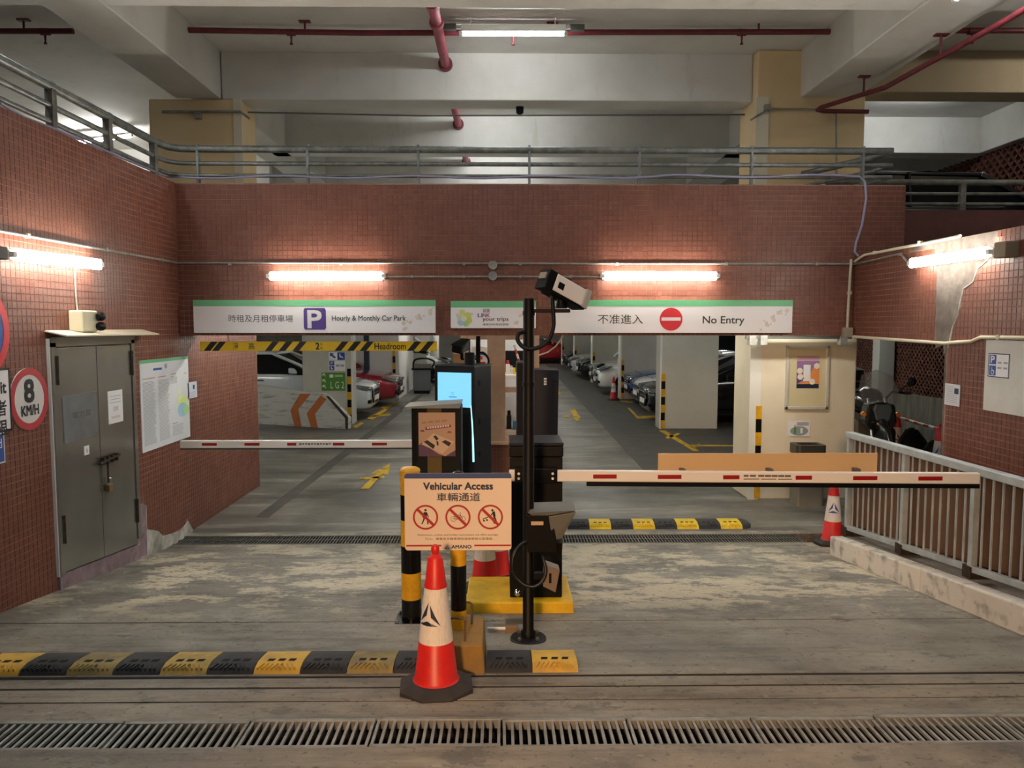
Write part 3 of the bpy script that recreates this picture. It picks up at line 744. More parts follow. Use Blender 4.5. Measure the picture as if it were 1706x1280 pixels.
for i, (x, y) in enumerate(((-.1, 11.0), (-.1, 13.9), (-.1, 16.5), (5.9, 10.9), (-5.6, 16.2))):
    fitting((x - .6, y, 5.3), (x + .6, y, 5.3), ['second middle ceiling tube behind the cross beam', 'third middle ceiling tube, behind the second beam', 'fourth middle ceiling tube, far back',
            'ceiling tube lighting the far right white beam', 'ceiling tube over the upper deck beyond the left wall'][i], (0, 0, 1), .07, name='ceiling_tube_light')
LANE = M('lit_lane_tube', 'fbf8ee', .4, emit=TUBE * 1.2)
k = 0
for y in (10.6, 14.0, 18.5, 23.5, 29.0, 35.0, 41.5):
    for x in (-1.9, 1.9):
        side = 'entry lane' if x < 0 else 'exit lane'; nth = ['first', 'second', 'third', 'fourth', 'fifth', 'sixth', 'seventh'][k // 2]
        fitting((x, y - .6, 2.27), (x, y + .6, 2.27), f'{nth} tube light over the {side} counted from the beam', (0, 0, 1), .07, 'tube lights under the lane slab', mat=LANE, name='lane_tube_light')
        k += 1
for i, (x, y) in enumerate(((-6.5, 14.0), (-7, 19), (6.8, 19.5), (6.8, 25))):
    fitting((x - .6, y, 2.27), (x + .6, y, 2.27), f'tube light over the {"entry ramp" if x < 0 else "right bays"}, {"nearer" if i % 2 == 0 else "farther"} one', (0, 0, 1), .07, 'tube lights under the lane slab', mat=LANE, name='lane_tube_light')
for x, lb in ((3.0, 'added hidden tube light brightening the cream column'), (-2.4, 'added hidden tube light brightening the left wall inside the entry lane')):  # hidden tubes added to brighten the column and the left inner wall
    fitting((x - .55, 8.6, 2.27), (x + .55, 8.6, 2.27), lb, (0, 0, 1), .07, 'tube lights under the lane slab', mat=LANE, name='lane_tube_light')
fitting((5.0, 13.0, 2.27), (6.2, 13.0, 2.27), 'tube light over the motorcycle yard', (0, 0, 1), .07, 'tube lights under the lane slab', mat=M('weak_tube', 'f4f7ee', .4, emit=TUBE * 1.0), name='lane_tube_light')

# ---- conduits
def pipe(name, label, cat, pts, r, mat, n=10, extra=None, group=None):
    o = MB().tube(pts, r, n)
    if extra: extra(o)
    return tag(o.build(name, mat, smooth=True), label, cat, group)
def conduit(name, label, pts, r, mat, clips, cr=.018, group='wall conduits'):
    t = thing(name, label, 'conduit', pts[0], group=group)
    o0 = Vector(pts[0])
    MB().tube([Vector(p) - o0 for p in pts], r, 8).build('pipe', mat, t, smooth=True)
    for c in clips:
        c = Vector(c) - o0; MB().box(c.x - cr, c.x + cr, c.y - cr, c.y + cr, c.z - cr, c.z + cr).build('clip', mat, t)
    return t
cy = BY - .02
conduit('conduit', 'upper long steel conduit across the tiled beam', [P(298, 438, cy), P(1418, 440, cy)], .010, CONDUIT, [P(x, 440, cy) for x in (383, 568, 773, 867, 1028, 1210, 1360)], .014)
conduit('conduit', 'lower short steel conduit between the two beam lights', [P(640, 461, cy), P(1000, 461, cy)], .010, CONDUIT, [P(x, 461, cy) for x in (686, 773, 867, 950)], .014)
for i, yy in enumerate((442, 460)):
    c = P(821, yy, BY - .03)
    tag(MB().lathe([(.045, -.03), (.045, .02), (.035, .03)], 16, (c.x, c.y, c.z), 'y').build('junction_box', CONDUIT, smooth=True), ['upper round junction box on the tiled beam', 'lower round junction box on the tiled beam'][i], 'junction box')
lw = LX + .02
conduit('conduit', 'steel conduit along the left tiled wall above the light', [PX(0, 385, lw) - Vector((0, 2.5, 0)), PX(0, 385, lw), PX(296, 438, lw)], .011, CONDUIT, [PX(x, y, lw) for x, y in ((45, 393), (176, 416), (268, 433))], .016)
rw = RX - .02
conduit('conduit', 'cream conduit climbing the right wall edge from the corner', [PX(1424, 436, rw), PX(1440, 425, rw), PX(1583, 397, rw), PX(1600, 393, rw)], .013, CREAMPIPE, [PX(x, y, rw) for x, y in ((1458, 421), (1533, 405))], .016)
conduit('conduit', 'thin conduit feeding the right wall light', [PX(1420, 441, rw), PX(1440, 437, rw), PX(1495, 424, rw), PX(1503, 425, rw), PX(1511, 436, rw)], .009, CONDUIT, [PX(1500, 424, rw)], .012)
conduit('conduit', 'upright cream conduit in the right corner of the beam', [P(1418, 432, cy), P(1411, 548, cy)], .014, CREAMPIPE, [P(1415, 488, cy)], .017)
conduit('conduit', 'cream conduit bending along the right wall over the white panel', [PX(1422, 561, rw), PX(1572, 572, rw), PX(1618, 569, rw), PX(1634, 562, rw), PX(1706, 563, rw), PX(1706, 563, rw) - Vector((0, 2, 0))], .014, CREAMPIPE, [PX(1665, 562, rw)], .017)
c = P(1411, 554, BY - .04)
tag(MB().box(c.x - .045, c.x + .045, c.y - .04, c.y + .04, c.z - .05, c.z + .05).build('junction_box', M('box_tan', '9c8f80', .7), bevel=.006), 'square junction box under the upright corner conduit', 'junction box')
# folded awning rail under the beam, right end
a = thing('shutter_rail', 'grey rail with brackets under the beam above the framed poster', 'rail', P(1330, 562, 9.0))
box('rail', STEELD, a, -.62, .62, -.03, .03, -.02, .02); box('cover', BATTEN, a, -.36, .52, -.05, .05, .025, .055)
for s in (-.55, -.42, .52): box('bracket', CONDUIT, a, s - .04, s + .04, -.05, .05, -.09, 2.35 - a.location.z)

# ---- sprinkler pipes
def spr(label, pts, heads, hang, r=.03, mat=REDPIPE, name='sprinkler_pipe'):
    t = thing(name, label, 'pipe', pts[0], group='red sprinkler pipes'); o = Vector(pts[0])
    MB().tube([Vector(p) - o for p in pts], r, 12).build('pipe', mat, t, smooth=True)
    for h in heads:
        h = Vector(h) - o
        MB().lathe([(r * 1.25, -.045), (r * 1.25, .045)], 12, tuple(h), 'x').build('tee', mat, t, smooth=True)
        MB().lathe([(.008, -.13), (.02, -.125), (.008, -.10), (.014, -.02)], 10, tuple(h)).build('sprinkler_head', mat, t, smooth=True)
    for h, up in hang:
        h = Vector(h) - o
        b = MB().tube([h, h + Vector((0, 0, up))], .012, 8); b.box(h.x - .06, h.x + .06, h.y - .03, h.y + .03, h.z + up - .015, h.z + up); b.build('hanger', mat, t)
    return t
sy = 8.52
spr('long maroon sprinkler pipe across the middle ceiling bay', [P(303, 50, sy), P(600, 55, sy), P(1390, 53, sy)], [P(485, 54, sy), P(855, 55, sy), P(1236, 54, sy)],
    [(P(508, 54, sy), .12), (P(1264, 53, sy), .12), (P(920, 54, sy), .10)])
spr('maroon sprinkler pipe in the top left bay', [P(-700, 52, sy), P(122, 52, sy)], [P(75, 53, sy)], [(P(40, 52, sy), .12)])
spr('maroon sprinkler pipe in the top right bay', [P(1578, 51, sy), P(2300, 51, sy)], [P(1620, 52, sy)], [])
z1 = 4.62
e0 = P(1356, 196, 9.15)
spr('slanting maroon pipe under the long right ceiling beam', [(4.12, 2.0, z1), (4.12, 6.4, z1), (4.02, 8.2, z1), (e0.x, 8.95, z1), (e0.x, 9.05, z1 - .0), (e0.x + .1, 9.1, z1), (e0.x + .62, 9.12, z1)], [], [((4.08, 7.3, z1), .21), ((3.93, 8.5, z1), .21)], .026)
def bigpipe(y0, y1, label, fit=True):
    t = thing('fire_main', label, 'pipe', (-.66, y0, 5.24), group='faded red fire mains')
    MB().tube([(0, 0, 0), (0, y1 - y0, 0)], .055, 16).build('pipe', PINKPIPE, t, smooth=True)
    MB().lathe([(.085, y1 - y0 - .06), (.085, y1 - y0 - .005)], 18, (0, 0, 0), 'y').build('collar', REDPIPE, t, smooth=True)
    if fit:
        for d in (.32, .5): MB().lathe([(.072, (y1 - y0) * d), (.078, (y1 - y0) * d + .04), (.072, (y1 - y0) * d + .09)], 16, (0, 0, 0), 'y').build('coupling', PINKPIPE, t, smooth=True)
        b = MB().tube([(-.1, (y1 - y0) * .3, .0), (.1, (y1 - y0) * .3, 0)], .05, 12); b.build('cross_tee', REDPIPE, t, smooth=True)
bigpipe(6.8, 9.47, 'big faded red pipe crossing the near ceiling bay')
bigpipe(9.85, 12.21, 'faded red pipe end seen above the railing, middle one', False)
bigpipe(12.6, 14.96, 'faded red pipe end seen between the rails, farthest one', False)
ds = P(866, 198, 9.75)
tag(MB().lathe([(.02, 4.74), (.045, 4.76), (.05, 4.83)], 16, (ds.x, ds.y, 0)).build('smoke_detector', BLK, smooth=True), 'small black detector under the cross beam', 'detector')
conduit('conduit', 'thin conduit along the cross beam underside', [P(412, 187, 9.7), P(700, 193, 9.75), P(1255, 191, 9.75)], .010, STEELD, [])
conduit('conduit', 'conduit with box round the head of the left tan column', [P(270, 186, 9.42), P(400, 186, 9.42), P(416, 198, 9.42)], .014, CONDUIT, [P(330, 193, 9.42)], .035)
conduit('conduit', 'conduit round the head of the right tan column', [P(1250, 200, 9.27), P(1280, 182, 9.27), P(1370, 182, 9.27), P(1393, 190, 9.27), P(1394, 300, 9.27)], .011, CONDUIT, [P(1278, 180, 9.27)], .035)

# ---- upper railings
ry = BY + .16
zt, zm, zb_ = P(853, 250, ry).z, P(853, 274, ry).z, P(853, 294, ry).z
UR = thing('pipe_railing', 'grey three-pipe railing along the top of the tiled beam', 'railing', (0, ry, BZ1))
x0r, x1r = LX - .12, P(1487, 250, ry).x
for nm, z, r in (('top_rail', zt, .036), ('middle_rail', zm, .022), ('bottom_rail', zb_, .020)):
    z -= BZ1
    MB().tube([(x0r - .0, -.3, z), (x0r + .03, -.1, z), (x0r + .12, -.02, z), (x0r + .3, 0, z), (x1r, 0, z)], r, 12).build(nm, GALV, UR, smooth=True)
    MB().tube([(x1r - .02, .0, z), (x1r - .05, .3, z), (x1r - .45, 1.2, z)], r, 12).build('return_rail', GALV, UR, smooth=True)
for px in (330, 513, 697, 882, 1065, 1252, 1437):
    x = P(px, 270, ry).x
    MB().box(x - .012, x + .012, -.03, .03, 0, zt - BZ1 + .045).build('post', GALV, UR, .003)
LR = thing('pipe_railing', 'grey three-pipe railing along the top of the left wall', 'railing', (LX - .12, 7.0, BZ1))
for nm, z, r in (('top_rail', zt, .036), ('middle_rail', zm, .022), ('bottom_rail', zb_, .020)):
    MB().tube([(0, -6, z - BZ1), (0, ry - .3 - 7, z - BZ1)], r, 12).build(nm, GALV, LR, smooth=True)
CONCP = M('stained_concrete_post', '7c7a70', .8, c2='55534b', scale=8)
for px, py in ((85, 180), (180, 232), (256, 265), (-60, 120)):
    y = PX(px, py, LX - .12).y - 7
    MB().box(-.03, .03, y - .03, y + .03, 0, zt - BZ1 + .03).build('post', CONCP, LR, .004)
rr = thing('pipe_railing', 'dim grey railing on the dark red parapet at far right', 'railing', (4.1, 9.1, P(1600, 350, 9.0).z))
zw = P(1600, 350, 9.0).z
for nm, py, r in (('top_rail', 304, .033), ('middle_rail', 323, .018), ('bottom_rail', 340, .018)):
    MB().tube([(-.3, 0, P(1600, py, 9.1).z - zw), (8.5, 0, P(1600, py, 9.1).z - zw)], r, 10).build(nm, CONCP, rr, smooth=True)
for px in (1604, 1760): MB().box(P(px, 300, 9.1).x - 4.13, P(px, 300, 9.1).x - 4.07, -.03, .03, 0, P(1600, 300, 9.1).z - zw).build('post', CONCP, rr)
# lilac cable along the railing, dropping at the right
pts = []
for i in range(30):
    px = 296 + (1432 - 296) * i / 29
    pts.append(P(px, 295 + 2.2 * math.sin(i * 1.1) - (1.5 if i > 20 else 0), ry - .04))
pts += [P(1441, 303, BY - .01), P(1443, 330, BY - .015), P(1436, 375, BY - .015), P(1426, 405, BY - .015), P(1424, 420, BY - .015), P(1430, 427, BY - .03)]
pre = [PX(0, 172, LX - .09), PX(40, 196, LX - .09), PX(110, 222, LX - .09), PX(200, 262, LX - .09), P(280, 295, ry - .06)]
pipe('cable', 'lilac grey cable tied along the upper railing', 'cable', pre + pts, .011, LILAC, 8)
pipe('cable', 'thin white cable hanging under the No Entry sign', 'cable', [P(941, 552, 7.9), P(935, 565, 7.92), P(925, 578, 7.95), P(912, 587, 8.0), P(898, 592, 8.05)], .008, CREAMPIPE, 8)

# ================================================================== SIGNS ON THE BEAM
SY = BY - .055
def board(px0, py0, px1, py1, label, name='car_park_sign', green=8):
    a, c = P(px0, py1, SY), P(px1, py0, SY)
    r = thing(name, label, 'sign', ((a.x + c.x) / 2, SY, a.z))
    w_, h = (c.x - a.x) / 2, c.z - a.z; s = SY / FPX
    box('panel', SIGNW, r, -w_, w_, 0, .05, 0, h, .002)
    gz = h * (10.5 / (py1 - py0))
    box('green_band', GREEN, r, -w_, w_, -.001, .0, h - gz, h)
    def lx_(px): return (P(px, 530, SY).x - r.location.x)
    def lz_(py): return (P(853, py, SY).z - r.location.z)
    return r, lx_, lz_, w_, h
def blossoms(r, lx_, lz_, px0, px1, py0, py1, n, seed):
    rnd = random.Random(seed); b = MB()
    for i in range(n):
        t = rnd.random(); px = px0 + (px1 - px0) * t; py = py1 + (py0 - py1) * (t * .8 + rnd.random() * .35)
        rad = rnd.choice((.006, .009, .013)); cx_, cz_ = lx_(px), lz_(max(py, py0))
        for k in range(5):
            a = k * 2 * math.pi / 5; b.disc((cx_ + rad * math.cos(a), -.0012 - i * 1e-5, cz_ + rad * math.sin(a)), rad * .6, .0003, 8)
    b.build('blossom_print', PALE, r)
r, X_, Z_, w_, h = board(323, 500, 725, 555, 'wide white and green Hourly and Monthly Car Park sign')
text(r, '時租及月租停車場', DKTXT, X_(381), X_(488), Z_(537), Z_(525), -.0012)
MB().prism([(X_(506), Z_(546)), (X_(508), Z_(549.5)), (X_(541), Z_(549.5)), (X_(543), Z_(546)), (X_(543), Z_(517)), (X_(541), Z_(513.5)), (X_(508), Z_(513.5)), (X_(506), Z_(517))], -.0012, 0).build('parking_square', PURPLE, r)
text(r, 'P', WHITE, X_(513), X_(535), Z_(546), Z_(518), -.0018, bold=.006)
text(r, 'Hourly & Monthly Car Park', DKTXT, X_(553), X_(676), Z_(537), Z_(526), -.0012, bold=.0006)
blossoms(r, X_, Z_, 672, 721, 514, 550, 16, 1)
r, X_, Z_, w_, h = board(751, 502, 893, 547, 'small white and green sign with the rainbow swirl and your trips lettering')
rnd = random.Random(5)
for i, (px, py, cc, rr_) in enumerate(((770, 521, 'd4d58a', .03), (779, 527, 'd0d47a', .04), (781, 534, 'c8cf6f', .035), (776, 539, 'a5cf8a', .032), (768, 537, 'a9c3d8', .036), (766, 530, 'c5d3da', .026), (773, 531, 'dfe3b8', .03), (762, 525, 'e0dcae', .014), (786, 523, 'd8d9a0', .012))):
    MB().disc((X_(px), -.0012 - i * 4e-5, Z_(py)), rr_, .0003, 20).build('swirl_blob', M('swirl_%d' % i, cc, .5), r)
text(r, '領展', NAVY, X_(804), X_(816), Z_(521), Z_(514.5), -.0014)
text(r, 'LI', M('link_violet', '6b4a9a', .5), X_(796), X_(803.5), Z_(528.5), Z_(522.5), -.0014, bold=.001)
text(r, 'NK', M('link_magenta', 'b04a78', .5), X_(804.5), X_(816), Z_(528.5), Z_(522.5), -.0014, bold=.001)
text(r, 'your trips', DKTXT, X_(804), X_(847), Z_(536.5), Z_(529), -.0014, bold=.0006)
text(r, '連繫你的每段旅程', DKTXT, X_(804), X_(847), Z_(542.5), Z_(539), -.0014)
blossoms(r, X_, Z_, 854, 888, 515, 544, 12, 2)
r, X_, Z_, w_, h = board(922, 500, 1321, 555, 'wide white and green No Entry sign with red disc')
text(r, '不准進入', DKTXT, X_(996), X_(1071), Z_(540), Z_(524), -.0012)
MB().disc((X_(1118), -.0012, Z_(532)), (X_(1137) - X_(1099)) / 2, .001, 40).build('no_entry_disc', REDP, r)
box('no_entry_bar', WHITE, r, X_(1102), X_(1134), -.0018, -.0012, Z_(534.5), Z_(529))
text(r, 'No Entry', DKTXT, X_(1171), X_(1240), Z_(543), Z_(527), -.0012, bold=.0012)
blossoms(r, X_, Z_, 1265, 1315, 514, 552, 16, 3)
# ---- headroom bar
HY = BY + .12
a, c = P(333, 585, HY), P(728, 569, HY)
r = thing('headroom_bar', 'yellow and black hanging Headroom bar under the car park sign', 'height bar', ((a.x + c.x) / 2, HY, a.z))
w_, h = (c.x - a.x) / 2, c.z - a.z
box('bar', M('bar_yellow', 'f0c81c', .5), r, -w_, w_, 0, .03, 0, h, .004)
def hx(px): return P(px, 577, HY).x - r.location.x
for px in (345, 359, 447, 470, 493, 563, 584, 605, 684, 706):
    d = 9; wd = 9
    MB().prism([(hx(px - d + 3), .001), (hx(px - d + 3 + wd + 2), .001), (hx(px + d + wd), h - .001), (hx(px + d - 2), h - .001)], -.001, 0).build('black_stripe', BLACK, r)
text(r, '淨', BLACK, hx(388), hx(397), h * .16, h * .86, -.0014); text(r, '高', BLACK, hx(414), hx(424), h * .16, h * .86, -.0014)
text(r, '2', BLACK, hx(526), hx(532), h * .16, h * .86, -.0014, bold=.002); text(r, '0', BLACK, hx(534), hx(536.5), h * .58, h * .86, -.0014); text(r, 'm', BLACK, hx(533.5), hx(537.5), h * .16, h * .38, -.0014)
text(r, 'Headroom', BLACK, hx(624), hx(676), h * .16, h * .82, -.0014, bold=.001)
for px in (380, 690):
    b = MB()
    for k in range(6):
        z0 = h + .004 + k * .022
        b.ring((hx(px), z0 + .012), .006, .010, .012 + (k % 2) * .002, .017 + (k % 2) * .002, 10)
    b.build('chain', STEELD, r)
# ================================================================== SIGNS ON THE LEFT WALL
def wallthing(name, label, cat, pxc, pyc, X=LX, side=1, off=.012):
    c = PX(pxc, pyc, X + off * side)
    return thing(name, label, cat, c, math.pi / 2 * side), c
r, c = wallthing('speed_limit_sign', 'round red-rimmed 8 KM/H speed limit sign left of the steel door', 'sign', 49.5, 665)
rad = (PX(49, 613, LX).z - PX(49, 717, LX).z) / 2
MB().disc((0, 0, 0), rad, .008, 48).build('plate', M('sign_face_white', 'd9d6d2', .45), r)
MB().ring((0, 0), rad * .78, rad, -.002, .0, 48).build('red_rim', M('rim_red', 'b8323a', .45), r)
text(r, '8', BLACK, -rad * .26, rad * .22, -.02, rad * .62, -.002, bold=.006)
text(r, 'KM/H', BLACK, -rad * .46, rad * .44, -rad * .52, -rad * .2, -.002, bold=.0025)
r, c = wallthing('permit_board', 'white permit board with black rim cut by the left edge', 'sign', 18, 665)
hh = (PX(15, 613, LX).z - PX(15, 718, LX).z) / 2
box('board', SIGNW, r, -.8, -.005, 0, .008, -hh, hh); b = MB(); b.box(-.8, 0, -.002, .009, hh - .014, hh); b.box(-.8, 0, -.002, .009, -hh, -hh + .014); b.box(-.014, 0, -.002, .009, -hh, hh); b.build('rim', BLACK, r)
text(r, 'Permit', BLACK, -.33, -.045, .045, .12, -.001, bold=.003); text(r, '者', BLACK, -.15, -.05, -.10, .0, -.001, bold=.002); text(r, '限', BLACK, -.15, -.05, -.23, -.13, -.001, bold=.002)
r, c = wallthing('no_waiting_sign', 'red and blue round sign cut by the left edge', 'sign', -36, 552)
rad = .30
MB().disc((0, 0, 0), rad, .008, 48).build('plate', BLUE, r); MB().ring((0, 0), rad * .8, rad, -.002, .0, 48).build('red_rim', REDP, r)
MB().prism([(-.2, .17), (-.17, .2), (.2, -.17), (.17, -.2)], -.002, 0).build('red_bar', REDP, r)
r, c = wallthing('blue_plate', 'small blue plate at the left edge below the permit board', 'sign', 8, 745)
hh = .10
box('plate', WHITE, r, -.5, 0, 0, .008, -hh, hh); box('blue_face', BLUE, r, -.49, -.01, -.001, 0, -hh + .01, hh - .01); text(r, 'd', WHITE, -.07, -.03, -.0, .06, -.002)
r, c = wallthing('notice_board', 'tall white notice sheet with green header on the left wall', 'notice', 272, 665)
y0, y1 = PX(233, 680, LX).y - c.y, PX(313, 660, LX).y - c.y
zt0, zb0 = PX(233, 600, LX).z - c.z, PX(234, 755, LX).z - c.z
zt1, zb1 = PX(313, 594, LX).z - c.z, PX(313, 729, LX).z - c.z
zt_, zb2 = (zt0 + zt1) / 2, (zb0 + zb1) / 2
box('sheet', M('notice_white', 'dfe3e8', .35), r, y0, y1, 0, .01, zb2, zt_)
box('green_header', GREEN, r, y0, y1, -.001, 0, zt_ - .03, zt_)
W_ = y1 - y0; H_ = zt_ - zb2
b = MB(); rnd = random.Random(3)
for (u0, u1, v0, v1) in ((.04, .28, .24, .93), (.34, .56, .24, .93), (.61, .86, .80, .93), (.61, .75, .22, .30)):
    v = v0
    while v < v1:
        b.box(y0 + W_ * u0, y0 + W_ * (u0 + (u1 - u0) * rnd.uniform(.8, 1)), -.001, 0, zt_ - H_ * v - .005, zt_ - H_ * v); v += .0085 / H_ + .003
b.build('fine_print', PRINTG, r)
b = MB()
for (u0, u1, v) in ((.04, .28, .20), (.34, .5, .20), (.61, .72, .19), (.9, .95, .2), (.61, .72, .775)): b.box(y0 + W_ * u0, y0 + W_ * u1, -.001, 0, zt_ - H_ * v - .008, zt_ - H_ * v)
b.build('red_heading', M('heading_red', 'c9848a', .6), r)
box('blue_heading', BLUE, r, y0 + W_ * .25, y0 + W_ * .42, -.001, 0, zt_ - H_ * .125, zt_ - H_ * .10)
for i, (u, v, s_, cc) in enumerate(((.80, .52, .05, 'd6e6a4'), (.88, .56, .06, 'cfe08a'), (.84, .64, .07, '9cc8e0'), (.92, .65, .05, 'a8d49a'), (.78, .42, .03, 'e6eccc'), (.5, .09, .025, '9a8fb0'))):
    MB().disc((y0 + W_ * u, -.0012 - i * 1e-4, zt_ - H_ * v), s_, .0003, 18, rx=1.6 if i < 5 else 1).build('picture_blob', M('nb_%d' % i, cc, .5), r)
r, c = wallthing('small_notice', 'small pale blue notice beside the tall notice sheet', 'notice', 320, 649)
box('sheet', M('pale_blue_sheet', 'c9cfe2', .5), r, -.11, .13, 0, .006, -.09, .075); box('picture', NAVY, r, .02, .07, -.001, 0, 0, .045)
b = MB()
for k in range(5): b.box(-.08, .09, -.001, 0, -.03 - k * .012, -.026 - k * .012)
b.build('fine_print', PRINTG, r)
r, c = wallthing('emergency_light', 'cream twin emergency light box above the steel door', 'emergency light', 127, 534, off=.002)
box('case', M('cream_plastic', 'd9d2b4', .5), r, -.11, .11, -.11, 0, -.085, .075, .012)
for z in (.03, -.045): MB().lathe([(.02, .10), (.034, .13), (.034, .16)], 14, (-.03, -.125, z), 'x').build('lamp_head', BLK, r, smooth=True)
MB().tube([(0, -.01, .075), (0, -.005, .16), (-.01, -.003, .5)], .006, 6).build('feed_wire', LPLASTER, r)
# ================================================================== SIGNS ON THE RIGHT WALL
r, c = wallthing('white_panel', 'large blank white panel on the right wall', 'panel', 1640, 625, RX, -1)
zt_, zb2 = PX(1640, 566, RX).z - c.z, PX(1640, 683, RX).z - c.z
box('panel', M('panel_white', 'dedcd4', .6, c2='d0cdc4', scale=3), r, 0, 1.5, 0, .01, zb2, zt_, .003)
s0, s1 = c.y - PX(1650, 610, RX).y, c.y - PX(1685, 610, RX).y
tz, bz = PX(1665, 589, RX).z - c.z, PX(1665, 629, RX).z - c.z
q = box('parking_plate', SIGNW, r, s0, s1, -.004, 0, bz, tz); wq = s1 - s0; hq = tz - bz
b = MB(); t_ = .006
for (a0, a1, b0, b1) in ((s0, s1, tz - t_, tz), (s0, s1, bz, bz + t_), (s0, s0 + t_, bz, tz), (s1 - t_, s1, bz, tz)): b.box(a0, a1, -.005, -.0035, b0, b1)
b.build('plate_rim', NAVY, r)
box('blue_square', BLUE, r, s0 + .015, s0 + wq * .38, -.005, -.004, bz + hq * .54, tz - .012); box('blue_square', BLUE, r, s0 + .015, s0 + wq * .38, -.005, -.004, bz + .012, bz + hq * .48)
text(r, 'P', WHITE, s0 + wq * .13, s0 + wq * .31, bz + hq * .60, bz + hq * .88, -.0056, bold=.002)
MB().ring((s0 + wq * .23, bz + hq * .2), .012, .018, -.0056, -.005, 16).build('wheelchair_mark', WHITE, r); MB().tube([(s0 + wq * .2, -.0056, bz + hq * .42), (s0 + wq * .2, -.0056, bz + hq * .27), (s0 + wq * .32, -.0056, bz + hq * .25)], .003, 6).build('wheelchair_mark', WHITE, r)
for k in range(2):
    for g in range(2): box('print_line', PRINTG, r, s0 + wq * (.46 + .28 * g), s0 + wq * (.64 + .28 * g), -.005, -.004, bz + hq * (.36 + .22 * k), bz + hq * (.44 + .22 * k))
r, c = wallthing('small_notice', 'small white notice by the jamb of the side opening', 'notice', 1586, 658, RX, -1)
box('sheet', M('pale_sheet', 'd4d6dc', .5), r, -.1, .1, 0, .006, -.085, .085); box('picture', NAVY, r, .03, .085, -.001, 0, .01, .055)
b = MB()
for k in range(10): b.box(-.08, .02 if k < 5 else .07, -.001, 0, .065 - k * .014, .069 - k * .014)
b.build('fine_print', PRINTG, r)
# ================================================================== DRAINS AND HUMPS
cx0 = -2.04 - .51 * 2; secw = .51
nb = 15
me_bar = None
gi = 0
x = cx0
names = ['first', 'second', 'third', 'fourth', 'fifth', 'sixth', 'seventh', 'eighth', 'ninth', 'tenth', 'eleventh', 'twelfth', 'thirteenth', 'fourteenth', 'fifteenth']
jit = random.Random(11)
while x < 3.0:
    glab = f'cast iron slotted drain grate, {names[gi - 2]} from the left in the front row' if 2 <= gi <= 9 else \
        {0: 'slotted drain grate in the front row, outermost beyond the left edge', 1: 'slotted drain grate in the front row just beyond the left edge',
         10: 'slotted drain grate in the front row just beyond the right edge', 11: 'slotted drain grate in the front row, outermost beyond the right edge'}.get(gi, 'slotted drain grate')
    t = thing('drain_grate', glab, 'drain grate', (x + secw / 2, (D1[0] + D1[1]) / 2, .515), group='front row drain grates')
    t.rotation_euler[2] = jit.uniform(-.006, .006); t.location.y += jit.uniform(-.004, .004); t.location.z += jit.uniform(-.004, .003)
    hy = (D1[1] - D1[0]) / 2 - .012; hx_ = secw / 2 - .003
    for s in (-1, 1): box('side_rail', GRATE, t, -hx_, hx_, s * hy - .012, s * hy + .012, -.02, .02, .003)
    for k in range(nb + 1):
        if me_bar is None:
            me_bar = MB().box(-.0058, .0058, -hy, hy, .006, .017).mesh('slot_bar', GRATE)
        o = bpy.data.objects.new('slot_bar', me_bar); COL.objects.link(o); o.parent = t; o.location = (-hx_ + .008 + k * (2 * hx_ - .016) / nb, 0, 0)
    gi += 1; x += secw
b = MB().box(-12, 12, D1[0] + .002, D1[1] - .002, .362, .37); b.box(-12, 12, D1[0] + .002, D1[0] + .008, .37, .53); b.box(-12, 12, D1[1] - .008, D1[1] - .002, .37, .525); o = b.build('drain_shade_lining', RECESS_SHADE, fl)  # black lining paints the deep shade of the drain channel
